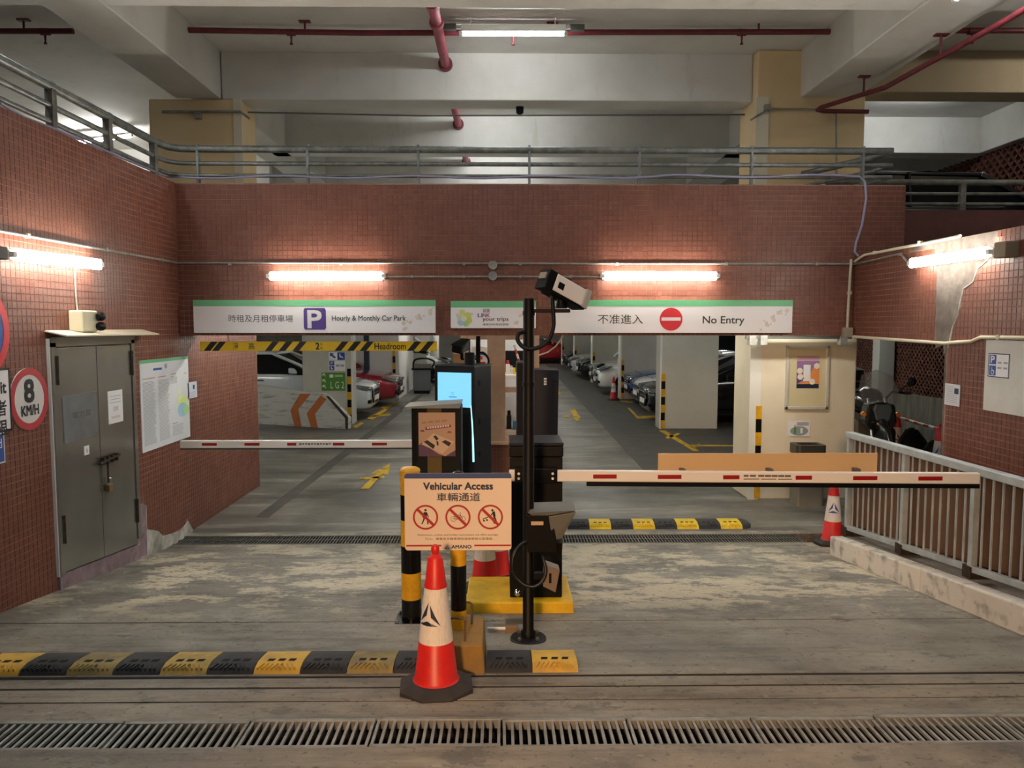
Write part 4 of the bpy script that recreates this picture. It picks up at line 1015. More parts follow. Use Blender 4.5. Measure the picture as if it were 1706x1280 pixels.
# rear drain
b = MB(); xx = -3.2
while xx < 3.0:
    b.box(xx, xx + .012, D2[0] + .01, D2[1] - .01, -.03, -.002); xx += .03
b.box(-3.22, 3.0, D2[0] + .004, D2[0] + .03, -.03, .0); b.box(-3.22, 3.0, D2[1] - .03, D2[1] - .004, -.03, .0); b.box(-3.22, 3.0, (D2[0] + D2[1]) / 2 - .01, (D2[0] + D2[1]) / 2 + .01, -.03, -.001)
tag(b.build('drain_grate', M('dark_grate', '55544f', .6, .4)), 'long dark slotted drain grate under the tiled beam', 'drain grate')
o = MB().box(-12, 12, D2[0] + .002, D2[1] - .002, -.119, -.11).build('drain_shade_lining', RECESS_SHADE, fl)
def hump(label, x0, n, mod, y0, y1, hgt, mats, first, skew, caps=(False, False), skip=()):
    t = thing('speed_hump', label, 'speed hump', (x0, y0, 0))
    wd = y1 - y0; pr = [(0, 0), (.02, hgt * .55), (wd * .25, hgt * .95), (wd * .5, hgt), (wd * .75, hgt * .95), (wd - .02, hgt * .55), (wd, 0)]
    for i in range(n):
        if i in skip: continue
        mt = mats[(i + first) % 2]; b = MB(); ns = 6
        if callable(mt): mt = mt(i)
        for k in range(ns):
            u = k / (ns - 1); xx = i * mod + .002 + (mod - .004) * u * (.55 if caps[1] and i == n - 1 else 1)
            for (yy, zz) in pr:
                sc_ = 1
                if caps[1] and i == n - 1: sc_ = math.sqrt(max(0.02, 1 - u * u))
                b.v.append((xx + skew * (yy / wd) + 0, wd / 2 + (yy - wd / 2) * sc_, zf(y0 + yy) + zz * sc_))
        m_ = len(pr)
        for k in range(ns - 1):
            for j in range(m_ - 1): b.face([k * m_ + j, (k + 1) * m_ + j, (k + 1) * m_ + j + 1, k * m_ + j + 1])
        b.face(list(range(m_))[::-1]); b.face([(ns - 1) * m_ + j for j in range(m_)])
        s = b.build('segment', mt, t, smooth=True)
        if caps[1] and i == n - 1: continue
        for q in range(3):   # bolt pockets: black plates stand in for shade in the holes
            bx_ = i * mod + mod * (.27 + .23 * q) + skew * .3; yy = wd * .30; zz = zf(y0 + yy) + hgt * .955
            MB().prism([(bx_ - .016, yy - .013), (bx_ + .016, yy - .013), (bx_ + .02, yy + .013), (bx_ - .012, yy + .013)], zz - .01, zz + .0025, 'z').build('bolt_pocket_shade', RECESS_SHADE, s)
        bb = MB()
        for q in range(9):
            gx = i * mod + mod * (.06 + .1 * q); y_a, y_b = wd * .04, wd * .17
            za, zb3 = zf(y0 + y_a) + hgt * .62, zf(y0 + y_b) + hgt * .87
            sl = .02 if q < 5 else -.02
            bb.hexa([(gx, y_a, za - .01), (gx + .008, y_a, za - .01), (gx + .008 + sl, y_b, zb3 - .01), (gx + sl, y_b, zb3 - .01)],
                    [(gx, y_a, za + .004), (gx + .008, y_a, za + .004), (gx + .008 + sl, y_b, zb3 + .004), (gx + sl, y_b, zb3 + .004)])
        bb.build('tread_ribs', mt, s)
    return t
modn = .2275
wornl = [YELW, M('worn_yellow_bright', 'd2a83c', .7, c2='a98c48', scale=8, contrast=(.25, .5)), M('worn_yellow_grey', '9c8748', .75, c2='6d6450', scale=7, contrast=(.35, .62))]
hp_r = Fl(960, 1108)
nmod = 15
hump('worn yellow and black speed hump across the foreground', hp_r.x - nmod * modn, nmod, modn, 3.655, 3.97, .045, [RUBW, lambda i: wornl[(i * 2) % 3 if i != nmod - 1 else 1]], 0 if nmod % 2 == 0 else 1, 0.0, skip=(nmod - 3,))
a = Fl(880, 882); e_ = Fl(1252, 884)
hump('clean yellow and black speed hump behind the exit barrier', P(1194, 876, 8.1).x - 8 * .2315, 10, .2315, 7.93, 8.28, .05, [RUB, YELF], 1, .02, (False, True))

# ================================================================== CONES
def cone(label, loc, rz=0, logo=BLUEL, H=.68, group='red and white traffic cones'):
    t = thing('traffic_cone', label, 'traffic cone', loc, rz, group); s = H / .68
    n = 8; R_ = .165 * s
    oc = [(R_ / math.cos(math.pi / 8) * math.cos(math.pi / 8 + k * math.pi / 4), R_ / math.cos(math.pi / 8) * math.sin(math.pi / 8 + k * math.pi / 4)) for k in range(8)]
    b = MB(); b.v += [(x, y, 0) for x, y in oc] + [(x, y, .028 * s) for x, y in oc] + [(x * .72, y * .72, .055 * s) for x, y in oc]
    b.face(list(range(7, -1, -1))); b.face([16 + k for k in range(8)])
    for j in range(2):
        for k in range(8): b.face([j * 8 + k, j * 8 + (k + 1) % 8, (j + 1) * 8 + (k + 1) % 8, (j + 1) * 8 + k])
    b.build('rubber_base', CONEB, t, .004)
    rz_ = lambda z: (.100 - (z - .05) * .108 / .49) * s if z > .05 else .1 * s
    def rr(z): return max(.03, .100 - (z - .05) * .115) * s
    MB().lathe([(.106 * s, .045 * s), (.108 * s, .055 * s), (rr(.065), .065 * s), (rr(.24), .24 * s), (rr(.243) - .003, .245 * s)], 32).build('lower_body', CONER, t, smooth=True)
    sl = MB().lathe([(rr(.24) + .001, .238 * s), (rr(.49) + .001, .49 * s), (rr(.49) - .003, .492 * s)], 32).build('white_sleeve', CONEW, t, smooth=True)
    MB().lathe([(rr(.49) + .003, .488 * s), (rr(.5) + .003, .50 * s), (rr(.51), .512 * s), (rr(.62), .62 * s), (rr(.625) - .008, .632 * s), (.014 * s, .64 * s), (.019 * s, .652 * s), (.019 * s, .668 * s), (.012 * s, .68 * s)], 32).build('upper_body', CONER, t, smooth=True)
    # three-armed triangular logo wrapped on the sleeve
    def pt(u, v):
        z = .365 + v; ang = -math.pi / 2 - .55 + u / .066; R2 = rr(z) + .0035
        return (R2 * math.cos(ang), R2 * math.sin(ang), z * s)
    V = [(.0, .068), (-.056, -.040), (.056, -.040)]
    for k in range(3):
        A_, B_ = V[k], V[(k + 1) % 3]; L_ = lambda f_, A_=A_, B_=B_: (A_[0] + (B_[0] - A_[0]) * f_, A_[1] + (B_[1] - A_[1]) * f_)
        inn = lambda p_, f_: (p_[0] * f_, (p_[1] + .004) * f_ - .004)
        out_ = [L_(f_) for f_ in (0, .22, .45, .68, .88)]; inr = [inn(L_(f_), g_) for f_, g_ in ((.88, .96), (.62, .55), (.40, .40), (.2, .62))]
        pl_ = [pt(*p_) for p_ in out_ + inr]
        MB().add(pl_, [[0, 1, 8], [1, 2, 7, 8], [2, 3, 6, 7], [3, 4, 5, 6]]).build('logo_arm', logo, t)
    return t
c = Fl(727, 1149)
cone('red and white traffic cone in front of the Vehicular Access sign', c, .1, NAVY)
c = Fl(808, 985); cone('traffic cone with blue mark behind the sign beside the yellow plinth', (P(808, 985, 5.45).x, 5.45, zf(5.45)), 0, BLUEL)
cone('traffic cone mostly hidden behind another by the yellow plinth', (P(829, 985, 5.85).x, 5.85, zf(5.85)), 0, BLUEL)
c = Fl(1383, 907); cone('traffic cone at the end of the pale kerb', c + Vector((0.02, .0, 0)), .2, BLUEL)
cone('traffic cone beside the far pillar of the exit lane', Fl(1022, 667), 0, NAVY)
cA, cB = P(1495, 700, 11.6), P(1566, 722, 10.2)
cone('traffic cone by the motorcycle holding the striped tape', (cA.x, 11.6, 0), 0, BLUEL, .82)
cone('traffic cone half hidden by the jamb at the end of the tape', (cB.x, 10.2, 0), 0, BLUEL, .82)
tp = thing('barrier_tape', 'red and white striped bar between two cones in the yard', 'tape', (cA.x, 11.6, .74))
d = Vector((cB.x - cA.x, 10.2 - 11.6, -.0)); n = 9
for k in range(n):
    a0, a1 = d * (k / n), d * ((k + 1) / n); MB().tube([a0, a1], .022, 10).build('tape_band', [REDP, WHITE][k % 2], tp, smooth=True)
for j, f_ in enumerate((.0, 1.0)):
    MB().lathe([(.05, -.02), (.05, .02)], 16, tuple(d * f_)).build('tape_collar', REDP, tp, smooth=True)

# ================================================================== FRONT ISLAND
# concrete block with post and Vehicular Access sign
bl0, bl1 = P(743, 1118, 3.645), P(808, 1118, 3.645)
SB = thing('sign_stand', 'ochre concrete block with striped post carrying the Vehicular Access sign', 'sign stand', ((bl0.x + bl1.x) / 2, 3.645, zf(3.645)))
hw = (bl1.x - bl0.x) / 2
zB = P(760, 1077, 3.645).z - zf(3.645)
MB().hexa([(-hw, 0, -.01), (hw, 0, -.01), (hw, .40, -.06), (-hw, .40, -.06)], [(-hw + .01, .01, zB), (hw - .01, .01, zB), (hw - .012, .39, zB), (-hw + .012, .39, zB)]).build('block', OCHRE, SB, .008)
HB = M('rusty_bar', '5b4630', .7)
MB().tube([(-.005, .06, zB - .01), (-.005, .06, zB + .105), (-.015, .06, zB + .115), (-.07, .07, zB + .115), (-.08, .07, zB + .1), (-.08, .07, zB - .01)], .006, 8).build('lifting_loop', HB, SB, smooth=True)
MB().tube([(.02, .28, zB - .01), (.02, .28, zB + .105), (.01, .28, zB + .115), (-.04, .29, zB + .115), (-.05, .29, zB + .1), (-.05, .29, zB - .01)], .006, 8).build('lifting_loop', HB, SB, smooth=True)
px_ = P(763, 900, 3.85).x - SB.location.x; zt_ = P(763, 786, 3.85).z - SB.location.z
b = MB(); pr_ = .041
bands = [(zB - .02, zB + .10, 1), (zB + .10, zB + .335, 0), (zB + .335, zB + .42, 1), (zB + .42, zt_ - .06, 0)]
for a0, a1, m_ in bands:
    b.m = m_; b.lathe([(pr_, a0), (pr_, a1)], 20, (px_, .23, 0))
b.m = 0; b.lathe([(pr_, zt_ - .06), (pr_ * .95, zt_ - .03), (pr_ * .7, zt_ - .01), (.008, zt_)], 20, (px_, .23, 0))
b.build('post', [BLKG, YEL], SB, smooth=True)
SP_Y = 3.80
a_, c_ = P(675, 917, SP_Y), P(852, 788, SP_Y)
xs0, xs1, zs0, zs1 = a_.x - SB.location.x, c_.x - SB.location.x, a_.z - SB.location.z, c_.z - SB.location.z
yS = SP_Y - 3.645 - .004
def rrect(x0, x1, z0, z1, r, n=6):
    pts = []
    for cx_, cz_, a0 in ((x1 - r, z0 + r, -90), (x1 - r, z1 - r, 0), (x0 + r, z1 - r, 90), (x0 + r, z0 + r, 180)):
        for k in range(n + 1):
            a = math.radians(a0 + 90 * k / n); pts.append((cx_ + r * math.cos(a), cz_ + r * math.sin(a)))
    return pts
PL = MB().prism(rrect(xs0, xs1, zs0, zs1, .016), yS, yS + .004).build('sign_plate', M('sign_ivory', 'e6d2bf', .5), SB)
def sx(px): return P(px, 850, SP_Y).x - SB.location.x
def sz(py): return P(763, py, SP_Y).z - SB.location.z
pts = [q for q in rrect(xs0, xs1, zs0, zs1, .016) if q[1] > sz(797) - .0001] 
pts = [(xs1, sz(797))] + pts + [(xs0, sz(797))]
MB().prism(pts, yS - .0008, yS).build('navy_header', M('header_navy', '2b4478', .45), PL)
text(PL, 'Vehicular Access', NAVY, sx(706), sx(821), sz(815.5), sz(804), yS - .001, bold=.0016)
text(PL, '車輛通道', NAVY, sx(728), sx(800), sz(835), sz(821), yS - .001, bold=.0005)
LG = M('sign_stroke_red', 'a81c20', .5)
for px in (709, 763, 817):
    R0 = sx(730) - sx(709)
    MB().ring((sx(px), sz(861.5)), R0 * .86, R0, yS - .0022, yS - .0012, 40).build('prohibition_ring', LG, PL)
    s45 = math.sqrt(.5) * R0 * .93; t45 = R0 * .075
    MB().prism([(sx(px) - s45 - t45, sz(861.5) + s45 - t45), (sx(px) - s45 + t45, sz(861.5) + s45 + t45), (sx(px) + s45 + t45, sz(861.5) - s45 + t45), (sx(px) + s45 - t45, sz(861.5) - s45 - t45)], yS - .0023, yS - .0013).build('prohibition_bar', LG, PL)
def pic(strokes, cx_, discs=(), rings=(), sc_=1.0):
    b = MB()
    for (x0, z0, x1, z1, wd) in strokes:
        A_ = Vector((sx(cx_) + x0 * .001, 0, sz(861.5) + z0 * .001)); B_ = Vector((sx(cx_) + x1 * .001, 0, sz(861.5) + z1 * .001))
        dd = (B_ - A_).normalized(); nn = Vector((-dd.z, 0, dd.x)) * wd * .0005
        b.prism([((A_ + nn).x, (A_ + nn).z), ((B_ + nn).x, (B_ + nn).z), ((B_ - nn).x, (B_ - nn).z), ((A_ - nn).x, (A_ - nn).z)], yS - .0011, yS - .0004)
    for (x0, z0, r_) in discs: b.disc((sx(cx_) + x0 * .001, yS - .0011, sz(861.5) + z0 * .001), r_ * .001, .0006, 14)
    for (x0, z0, r_) in rings: b.ring((sx(cx_) + x0 * .001, sz(861.5) + z0 * .001), (r_ - 1.6) * .001, r_ * .001, yS - .0011, yS - .0004, 18)
    b.build('pictogram', BLACK, PL)
pic([(0, 26, -1, 4, 15), (-6, 24, -14, 4, 5), (-14, 4, -10, -4, 4), (5, 24, 12, 6, 5), (12, 6, 16, 0, 4), (-3, 4, -10, -16, 7), (-10, -16, -18, -34, 6), (3, 4, 10, -16, 7), (10, -16, 12, -36, 6)], 709, [(0, 36, 6)])
pic([(-22, -9, -12, 12, 2.6), (-12, 12, 12, 10, 2.6), (12, 10, 24, -9, 2.6), (-12, 12, 2, -10, 2.6), (2, -10, 12, 10, 2.6), (2, -10, -22, -9, 2.2), (12, 10, 9, 20, 2.4), (9, 20, 15, 22, 3), (-12, 12, -14, 18, 2.4), (-20, 19, -8, 18, 4)], 763, (), [(-22, -9, 14), (24, -9, 14)])
pic([(16, 28, 20, 2, 13), (14, 24, 2, 8, 5), (2, 8, -4, 4, 4), (20, 2, 14, -18, 6), (14, -18, 20, -34, 5), (20, 2, 28, -16, 6), (28, -16, 34, -34, 5), (-38, -10, -6, 2, 4), (-36, -12, -34, -20, 3), (-20, -8, -20, -16, 3)], 817, [(10, 34, 6), (-32, -19, 4.5), (-16, -16, 4.5)])
text(PL, 'Pedestrians, cyclists and trolley users please use office passage.', BLACK, sx(696), sx(830), sz(893), sz(889.5), yS - .001)
text(PL, '行人、單車及手推車請改道使用辦公室通道。', BLACK, sx(708), sx(822), sz(899.5), sz(895.5), yS - .001)
for x0, x1 in ((676.5, 735), (790, 851)): box('red_line', LG, PL, sx(x0), sx(x1), yS - .001, yS, sz(910), sz(907.5))
text(PL, 'AMANO', NAVY, sx(752), sx(785), sz(913.5), sz(908), yS - .001, bold=.0007)
b = MB(); b.tube([(sx(741.5), yS - .001, sz(913.5)), (sx(745), yS - .001, sz(907.5)), (sx(748.5), yS - .001, sz(913.5)), (sx(741.5), yS - .001, sz(913.5))], .0012, 6); b.build('maker_mark', NAVY, PL)
for s in (-1, 1): box('bracket', STEELD, SB, px_ - .06, px_ + .06, yS + .004, .24, (zs0 + zs1) / 2 + s * .12 - .012, (zs0 + zs1) / 2 + s * .12 + .012)

# striped bollard
def bollard(label, px, Y, ytop, rad, ybands, cap=YEL, order=(YEL, BLKG)):
    x = P(px, 900, Y).x; z0 = zf(Y); t = thing('bollard', label, 'bollard', (x, Y, z0), group='yellow and black bollards')
    zt_ = P(px, ytop, Y).z - z0; zs = [P(px, y, Y).z - z0 for y in ybands]
    MB().box(-rad * 1.55, rad * 1.55, -rad * 1.55, rad * 1.55, -.02, .012).build('base_plate', BLKG, t, .003)
    for sx_ in (-1, 1):
        for sy_ in (-1, 1): MB().lathe([(.009, .012), (.009, .022), (.004, .028)], 8, (sx_ * rad * 1.3, sy_ * rad * 1.3, 0)).build('anchor_bolt', CHROME, t)
    lv = [.0] + zs[::-1] + [zt_ - rad * .35]
    k = len(lv) - 2
    for i in range(len(lv) - 1):
        MB().lathe([(rad, lv[i]), (rad, lv[i + 1])], 24).build('band', order[(k - i) % 2], t, smooth=True)
    MB().lathe([(rad, zt_ - rad * .35), (rad * .93, zt_ - rad * .18), (rad * .7, zt_ - rad * .05), (.01, zt_)], 24).build('cap', cap, t, smooth=True)
    return t
bb0 = Fl(685, 1033)
bollard('yellow and black striped bollard left of the Vehicular Access sign', 684.5, bb0.y, 778, .0615, [823, 865, 908, 952, 996])
bollard('striped bollard half hidden behind the black barrier cabinet', 921, 5.45, 800, .062, [852, 895, 930, 965])
# plinth
pa, pb = Fl(775, 1023), Fl(957, 1023)
zp = zf(pa.y) + .072
b = MB(); dpt = .52
b.hexa([(pa.x, pa.y, zf(pa.y) - .02), (pb.x, pa.y, zf(pa.y) - .02), (pb.x, pa.y + dpt, zf(pa.y + dpt) - .02), (pa.x, pa.y + dpt, zf(pa.y + dpt) - .02)],
       [(pa.x + .005, pa.y + .005, zp), (pb.x - .005, pa.y + .005, zp), (pb.x - .005, pa.y + dpt, zp), (pa.x + .005, pa.y + dpt, zp)])
tag(b.build('plinth', M('plinth_yellow', 'ecc012', .55, c2='c99d14', scale=5, bump=.2), bevel=.01), 'low yellow painted plinth under the black barrier cabinet', 'plinth')
# right barrier
HYF = pa.y + .09
def lx3(o, px, Y, py=850): return P(px, py, Y).x - o.location.x
BR = thing('barrier_gate', 'black exit barrier cabinet with long white arm and tan board', 'barrier', (P(893, 998, HYF).x, HYF, zp))
def bz(py, Y=HYF): return P(893, py, Y).z - zp
hw = (P(937, 900, HYF).x - P(850, 900, HYF).x) / 2
box('cabinet', BLK, BR, -hw, hw, 0, .36, 0, bz(762), .006)
box('cabinet_top', CHARD, BR, -hw - .004, hw + .004, -.01, .37, bz(762), bz(744), .01)
box('cap_slab', CHAR, BR, -hw - .006, hw + .006, .0, .36, bz(744), bz(738), .006)
ay = -.07
zA0, zA1 = bz(803, HYF + ay), bz(781, HYF + ay)
box('arm_clamp', BLKG, BR, -hw + .028, hw - .04, ay - .03, 0, zA0 - .002, zA1 + .004, .006)
for px in (864, 920):
    for py in (788, 796): MB().lathe([(.007, ay - .040), (.009, ay - .030)], 10, (lx3(BR, px, HYF + ay), 0, bz(py, HYF + ay)), 'y').build('clamp_bolt', BARW, BR, smooth=True)
AM = thing('tmp', 'x', 'x'); bpy.data.objects.remove(AM)
x0a, x1a = lx3(BR, 848, HYF + ay), lx3(BR, 1628, HYF + ay)
dz = bz(812, HYF + ay) - bz(805, HYF + ay)
def armz(x): return dz * (x - x0a) / (x1a - x0a)
hA = .072
zc = (zA0 + zA1) / 2
arm = MB(); arm.hexa([(x0a, ay - .02, zc - hA / 2), (x1a, ay - .02, zc - hA / 2 + dz), (x1a, ay + .02, zc - hA / 2 + dz), (x0a, ay + .02, zc - hA / 2)],
                     [(x0a, ay - .02, zc + hA / 2), (x1a, ay - .02, zc + hA / 2 + dz), (x1a, ay + .02, zc + hA / 2 + dz), (x0a, ay + .02, zc + hA / 2)])
ARM = arm.build('arm', BARW, BR, .008)
xe = lx3(BR, 977, HYF + ay)
MB().hexa([(xe, ay - .014, zc - hA / 2 - .028 + armz(xe)), (x1a, ay - .014, zc - hA / 2 - .028 + dz), (x1a, ay + .014, zc - hA / 2 - .028 + dz), (xe, ay + .014, zc - hA / 2 - .028 + armz(xe))],
          [(xe, ay - .014, zc - hA / 2 + armz(xe)), (x1a, ay - .014, zc - hA / 2 + dz), (x1a, ay + .014, zc - hA / 2 + dz), (xe, ay + .014, zc - hA / 2 + armz(xe))]).build('rubber_edge', BLK, ARM)
REFL = M('reflector_red', '9c1016', .35)
def strip_on(o, px0, px1, Y, yl, zc_, hgt, parent):
    xa, xb = lx3(o, px0, Y), lx3(o, px1, Y)
    MB().box(xa, xb, yl, yl + .001, zc_ + armz((xa + xb) / 2) - hgt / 2, zc_ + armz((xa + xb) / 2) + hgt / 2).build('reflector_strip', REFL, parent)
for p0, p1 in ((987, 1026), (1094, 1133), (1202, 1229), (1322, 1349), (1417, 1457), (1525, 1565)):
    strip_on(BR, p0, p1, HYF + ay, ay - .0212, zc, .026, ARM)
b = MB()
for k, (p0, p1) in enumerate(((1236, 1244), (1246, 1256), (1260, 1270), (1271, 1281), (1282, 1292), (1293, 1303), (1304, 1314), (1236, 1262), (1265, 1290), (1293, 1316))):
    xa, xb = lx3(BR, p0, HYF + ay), lx3(BR, p1, HYF + ay); zz = zc + armz(xa) + (.004 if k < 7 else -.014)
    b.box(xa, xb, ay - .0212, ay - .02, zz, zz + (.012 if k < 7 else .006))
b.build('fine_print', M('arm_print', '6a5a48', .6), ARM)
xa, xb = lx3(BR, 1096, HYF + .0), lx3(BR, 1460, HYF + .0)
box('tan_board', M('tan_board_paint', 'cfae80', .55), ARM, xa, xb, .012, .022, bz(790, HYF) , bz(757, HYF))
for xx in (xa + .15, (xa + xb) / 2, xb - .15): box('board_bracket', STEELD, ARM, xx - .015, xx + .015, ay + .018, .014, zc - .02, zc + .03)
# camera pole
pp = Fl(880, 1066)
CP = thing('camera_pole', 'slim black pole on round foot carrying a plate camera', 'camera pole', pp + Vector((0, .0, 0)))
pz = lambda py: P(880, py, pp.y).z - pp.z
pxl = lambda px, Y=None: P(px, 640, Y or pp.y).x - pp.x
MB().lathe([(.102, -.01), (.102, .012), (.096, .018), (.03, .02)], 36).build('foot', CHAR, CP, smooth=True)
for k in range(4):
    a = math.radians(45 + 90 * k); MB().lathe([(.011, .018), (.011, .03), (.006, .036)], 8, (.07 * math.cos(a), .07 * math.sin(a), 0)).build('anchor_bolt', STEELD, CP)
MB().lathe([(.040, .018), (.040, .05), (.031, .06), (.031, pz(497) - .004), (.026, pz(497))], 24).build('pole', BLK, CP, smooth=True)
for py in (522, 640, 905): MB().lathe([(.034, pz(py) - .012), (.034, pz(py) + .012)], 24).build('clamp_ring', BLK, CP, smooth=True)
box('camera_arm', BLK, CP, .025, pxl(949), -.02, .02, pz(521), pz(515), .003)
cm = MB(); cc = Vector((pxl(934), -.01, pz(482)))
def cambox(b_, L0, L1, wd, hg0, hg1, up=0):
    d = Vector((.80, .50, -.40)).normalized(); s_ = d.cross(Vector((0, 0, 1))).normalized(); u_ = s_.cross(d).normalized()
    A_ = [cc + d * L0 + s_ * sx_ * wd + u_ * z_ for sx_, z_ in ((-1, hg0), (1, hg0), (1, hg1), (-1, hg1))]
    B_ = [cc + d * L1 + s_ * sx_ * wd + u_ * z_ for sx_, z_ in ((-1, hg0), (1, hg0), (1, hg1), (-1, hg1))]
    b_.hexa(A_, B_)
    return d, s_, u_
b = MB(); d_, s_, u_ = cambox(b, -.085, .13, .052, -.045, .052)
CB = b.build('camera_body', M('silver_camera_shell', 'e9edf0', .35), CP, .008)
b = MB(); cambox(b, -.135, -.083, .050, -.052, .056); b.build('camera_back', BLK, CB, .004)
b = MB(); cambox(b, -.143, -.133, .03, .0, .035); b.build('back_label', M('label_tan', '9a9184', .6), CB)
b = MB(); cambox(b, .128, .165, .056, -.048, .058); b.build('camera_hood', M('camera_hood_grey', 'a9aeb3', .4), CB, .004)
b = MB(); cambox(b, -.06, -.02, .0535, -.02, .015); b.build('side_vent', BLK, CB)
b = MB(); cambox(b, -.085, .15, .05, -.058, -.044); b.build('under_tray', BLK, CB)
MB().lathe([(.035, pz(514)), (.03, pz(508)), (.022, pz(497)), (.028, pz(492))], 18, (pxl(934), 0, 0)).build('pan_joint', BLK, CB, smooth=True)
cab = [(pxl(920), -.03, pz(488)), (pxl(919), -.035, pz(500)), (pxl(921), -.045, pz(530)), (pxl(920), -.05, pz(548)), (pxl(913), -.05, pz(566)), (pxl(900), -.05, pz(577)), (pxl(884), -.05, pz(581)), (pxl(870), -.045, pz(577)), (pxl(862), -.04, pz(566)), (pxl(864), -.035, pz(556)), (pxl(874), -.02, pz(553)), (pxl(880), 0, pz(553))]
def smoothpts(p, n=4):
    p = [Vector(q) for q in p]; out = []
    for i in range(len(p) - 1):
        a0, a1, a2, a3 = p[max(i - 1, 0)], p[i], p[i + 1], p[min(i + 2, len(p) - 1)]
        for k in range(n):
            t = k / n; out.append(.5 * ((2 * a1) + (a2 - a0) * t + (2 * a0 - 5 * a1 + 4 * a2 - a3) * t * t + (3 * a1 - a0 - 3 * a2 + a3) * t ** 3))
    return out + [p[-1]]
MB().tube(smoothpts(cab), .0115, 10).build('camera_cable', CABLE, CP, smooth=True)
# infrared lamp on the pole
IL = thing('infrared_lamp', 'black lamp box with grey flared hood on the camera pole', 'lamp', (pxl(915) + pp.x, pp.y - .05, pz(915) + pp.z))
iz = lambda py: P(880, py, pp.y).z - IL.location.z
ix = lambda px: P(px, 850, pp.y).x - IL.location.x
MB().hexa([(ix(878), -.02, iz(915)), (ix(928), -.02, iz(915)), (ix(930), .12, iz(915)), (ix(880), .12, iz(915))], [(ix(876), -.03, iz(853)), (ix(920), -.03, iz(853)), (ix(924), .12, iz(853)), (ix(880), .12, iz(853))]).build('case', BLK, IL, .004)
MB().hexa([(ix(918), -.02, iz(896)), (ix(935), -.01, iz(893)), (ix(938), .13, iz(893)), (ix(922), .13, iz(896))], [(ix(913), -.035, iz(855)), (ix(957), -.03, iz(848)), (ix(960), .17, iz(848)), (ix(900), .15, iz(850))]).build('hood', M('hood_grey', '63645f', .5), IL, .004)
MB().hexa([(ix(885), -.03, iz(853)), (ix(915), -.03, iz(853)), (ix(915), .15, iz(851)), (ix(885), .12, iz(851))], [(ix(879), -.035, iz(849)), (ix(955), -.035, iz(845)), (ix(957), .16, iz(843)), (ix(890), .13, iz(843))]).build('hood_top', M('hood_grey', '63645f', .5), IL)
box('label', M('label_cream', 'c2a888', .6), IL, ix(884), ix(904), -.032, -.029, iz(869), iz(863))
MB().hexa([(ix(900), .0, iz(922)), (ix(935), .0, iz(922)), (ix(935), .1, iz(922)), (ix(900), .1, iz(922))], [(ix(898), -.02, iz(900)), (ix(936), -.02, iz(900)), (ix(936), .1, iz(900)), (ix(898), .1, iz(900))]).build('bracket', BLK, IL)
CC = M('conduit_hose', '0e0f11', .4)
MB().tube(smoothpts([(ix(878), .02, iz(900)), (ix(866), .0, iz(905)), (ix(856), -.02, iz(918)), (ix(853), -.03, iz(935)), (ix(858), -.03, iz(952)), (ix(872), -.04, iz(965)), (ix(888), -.045, iz(968)), (ix(902), -.04, iz(960)), (ix(908), -.03, iz(945)), (ix(905), -.01, iz(928)), (ix(902), .02, iz(918))]), .009, 10).build('lamp_cable', CC, IL, smooth=True)
bxp = (pxl(918), .02, 0)
t = thing('junction_case', 'small brownish tilted case hanging on the camera pole', 'box', (pp.x, pp.y, pz(985) + pp.z))
jz = lambda py: P(880, py, pp.y).z - t.location.z
jx = lambda px: P(px, 950, pp.y).x - t.location.x
MB().prism([(jx(904), jz(974)), (jx(925), jz(984)), (jx(932), jz(947)), (jx(907), jz(938))], -.04, .06).build('case', M('grey_brown_case', '7b6b5c', .6), t, .004)
box('bracket', BLK, t, 0, jx(907), -.01, .03, jz(965), jz(955)); MB().box(jx(914), jx(918), -.043, -.04, jz(968), jz(952)).build('lock', BLK, t)
MB().lathe([(.012, -.05), (.016, -.03), (.016, 0.0)], 12, (jx(862), 0, jz(986)), 'y').build('cable_plug', CHROME, t, smooth=True)
box('lead', CABLE, t, jx(862), 0, -.012, 0, jz(988), jz(985))
# hinge bar on the floor by the pole foot
b = MB(); q0, q1 = Fl(812, 1053), Fl(842, 1054)
t = thing('ground_latch', 'steel ground latch bar between the ochre block and the pole foot', 'latch', (q0.x, q0.y, zf(q0.y)))
MB().tube([(0, 0, .02), (q1.x - q0.x, 0, .02)], .009, 10).build('latch_bar', BARW, t, smooth=True)
box('latch_box', M('latch_brown', '7d6a52', .7), t, q1.x - q0.x, q1.x - q0.x + .07, -.04, .04, -.02, .045, .004); box('latch_plate', STEELD, t, q1.x - q0.x, q1.x - q0.x + .12, .0, .06, .045, .055)
# exit ticket machine behind the cabinet
TY = 6.0
t = thing('ticket_machine', 'dark exit ticket machine behind the camera pole', 'ticket machine', (P(896, 700, TY).x, TY, zf(TY)))
tz = lambda py: P(896, py, TY).z - t.location.z; tx = lambda px: P(px, 680, TY).x - t.location.x
MB().prism([(tx(861), 0), (tx(926), 0), (tx(931), tz(617)), (tx(889), tz(616)), (tx(888), tz(604)), (tx(861), tz(604))], 0, .3).build('case', M('blue_black_case', '191d29', .45, spec=.25), t, .006)
box('edge_panel', CHARD, t, tx(862), tx(871), -.006, 0, tz(740), tz(606))
for k in range(3): box('mark', WHITE, t, tx(906), tx(910.5), -.002, 0, tz(633 + k * 4.4), tz(630 + k * 4.4))
MB().tube([(tx(921), -.005, tz(634)), (tx(921), -.03, tz(634)), (tx(930), -.03, tz(634))], .008, 8).build('lock_knob', BLKG, t, smooth=True)
b = MB().tube([(tx(870), -.02, tz(646)), (tx(885), -.02, tz(646))], .014, 10); b.build('knob', BLKG, t, smooth=True)
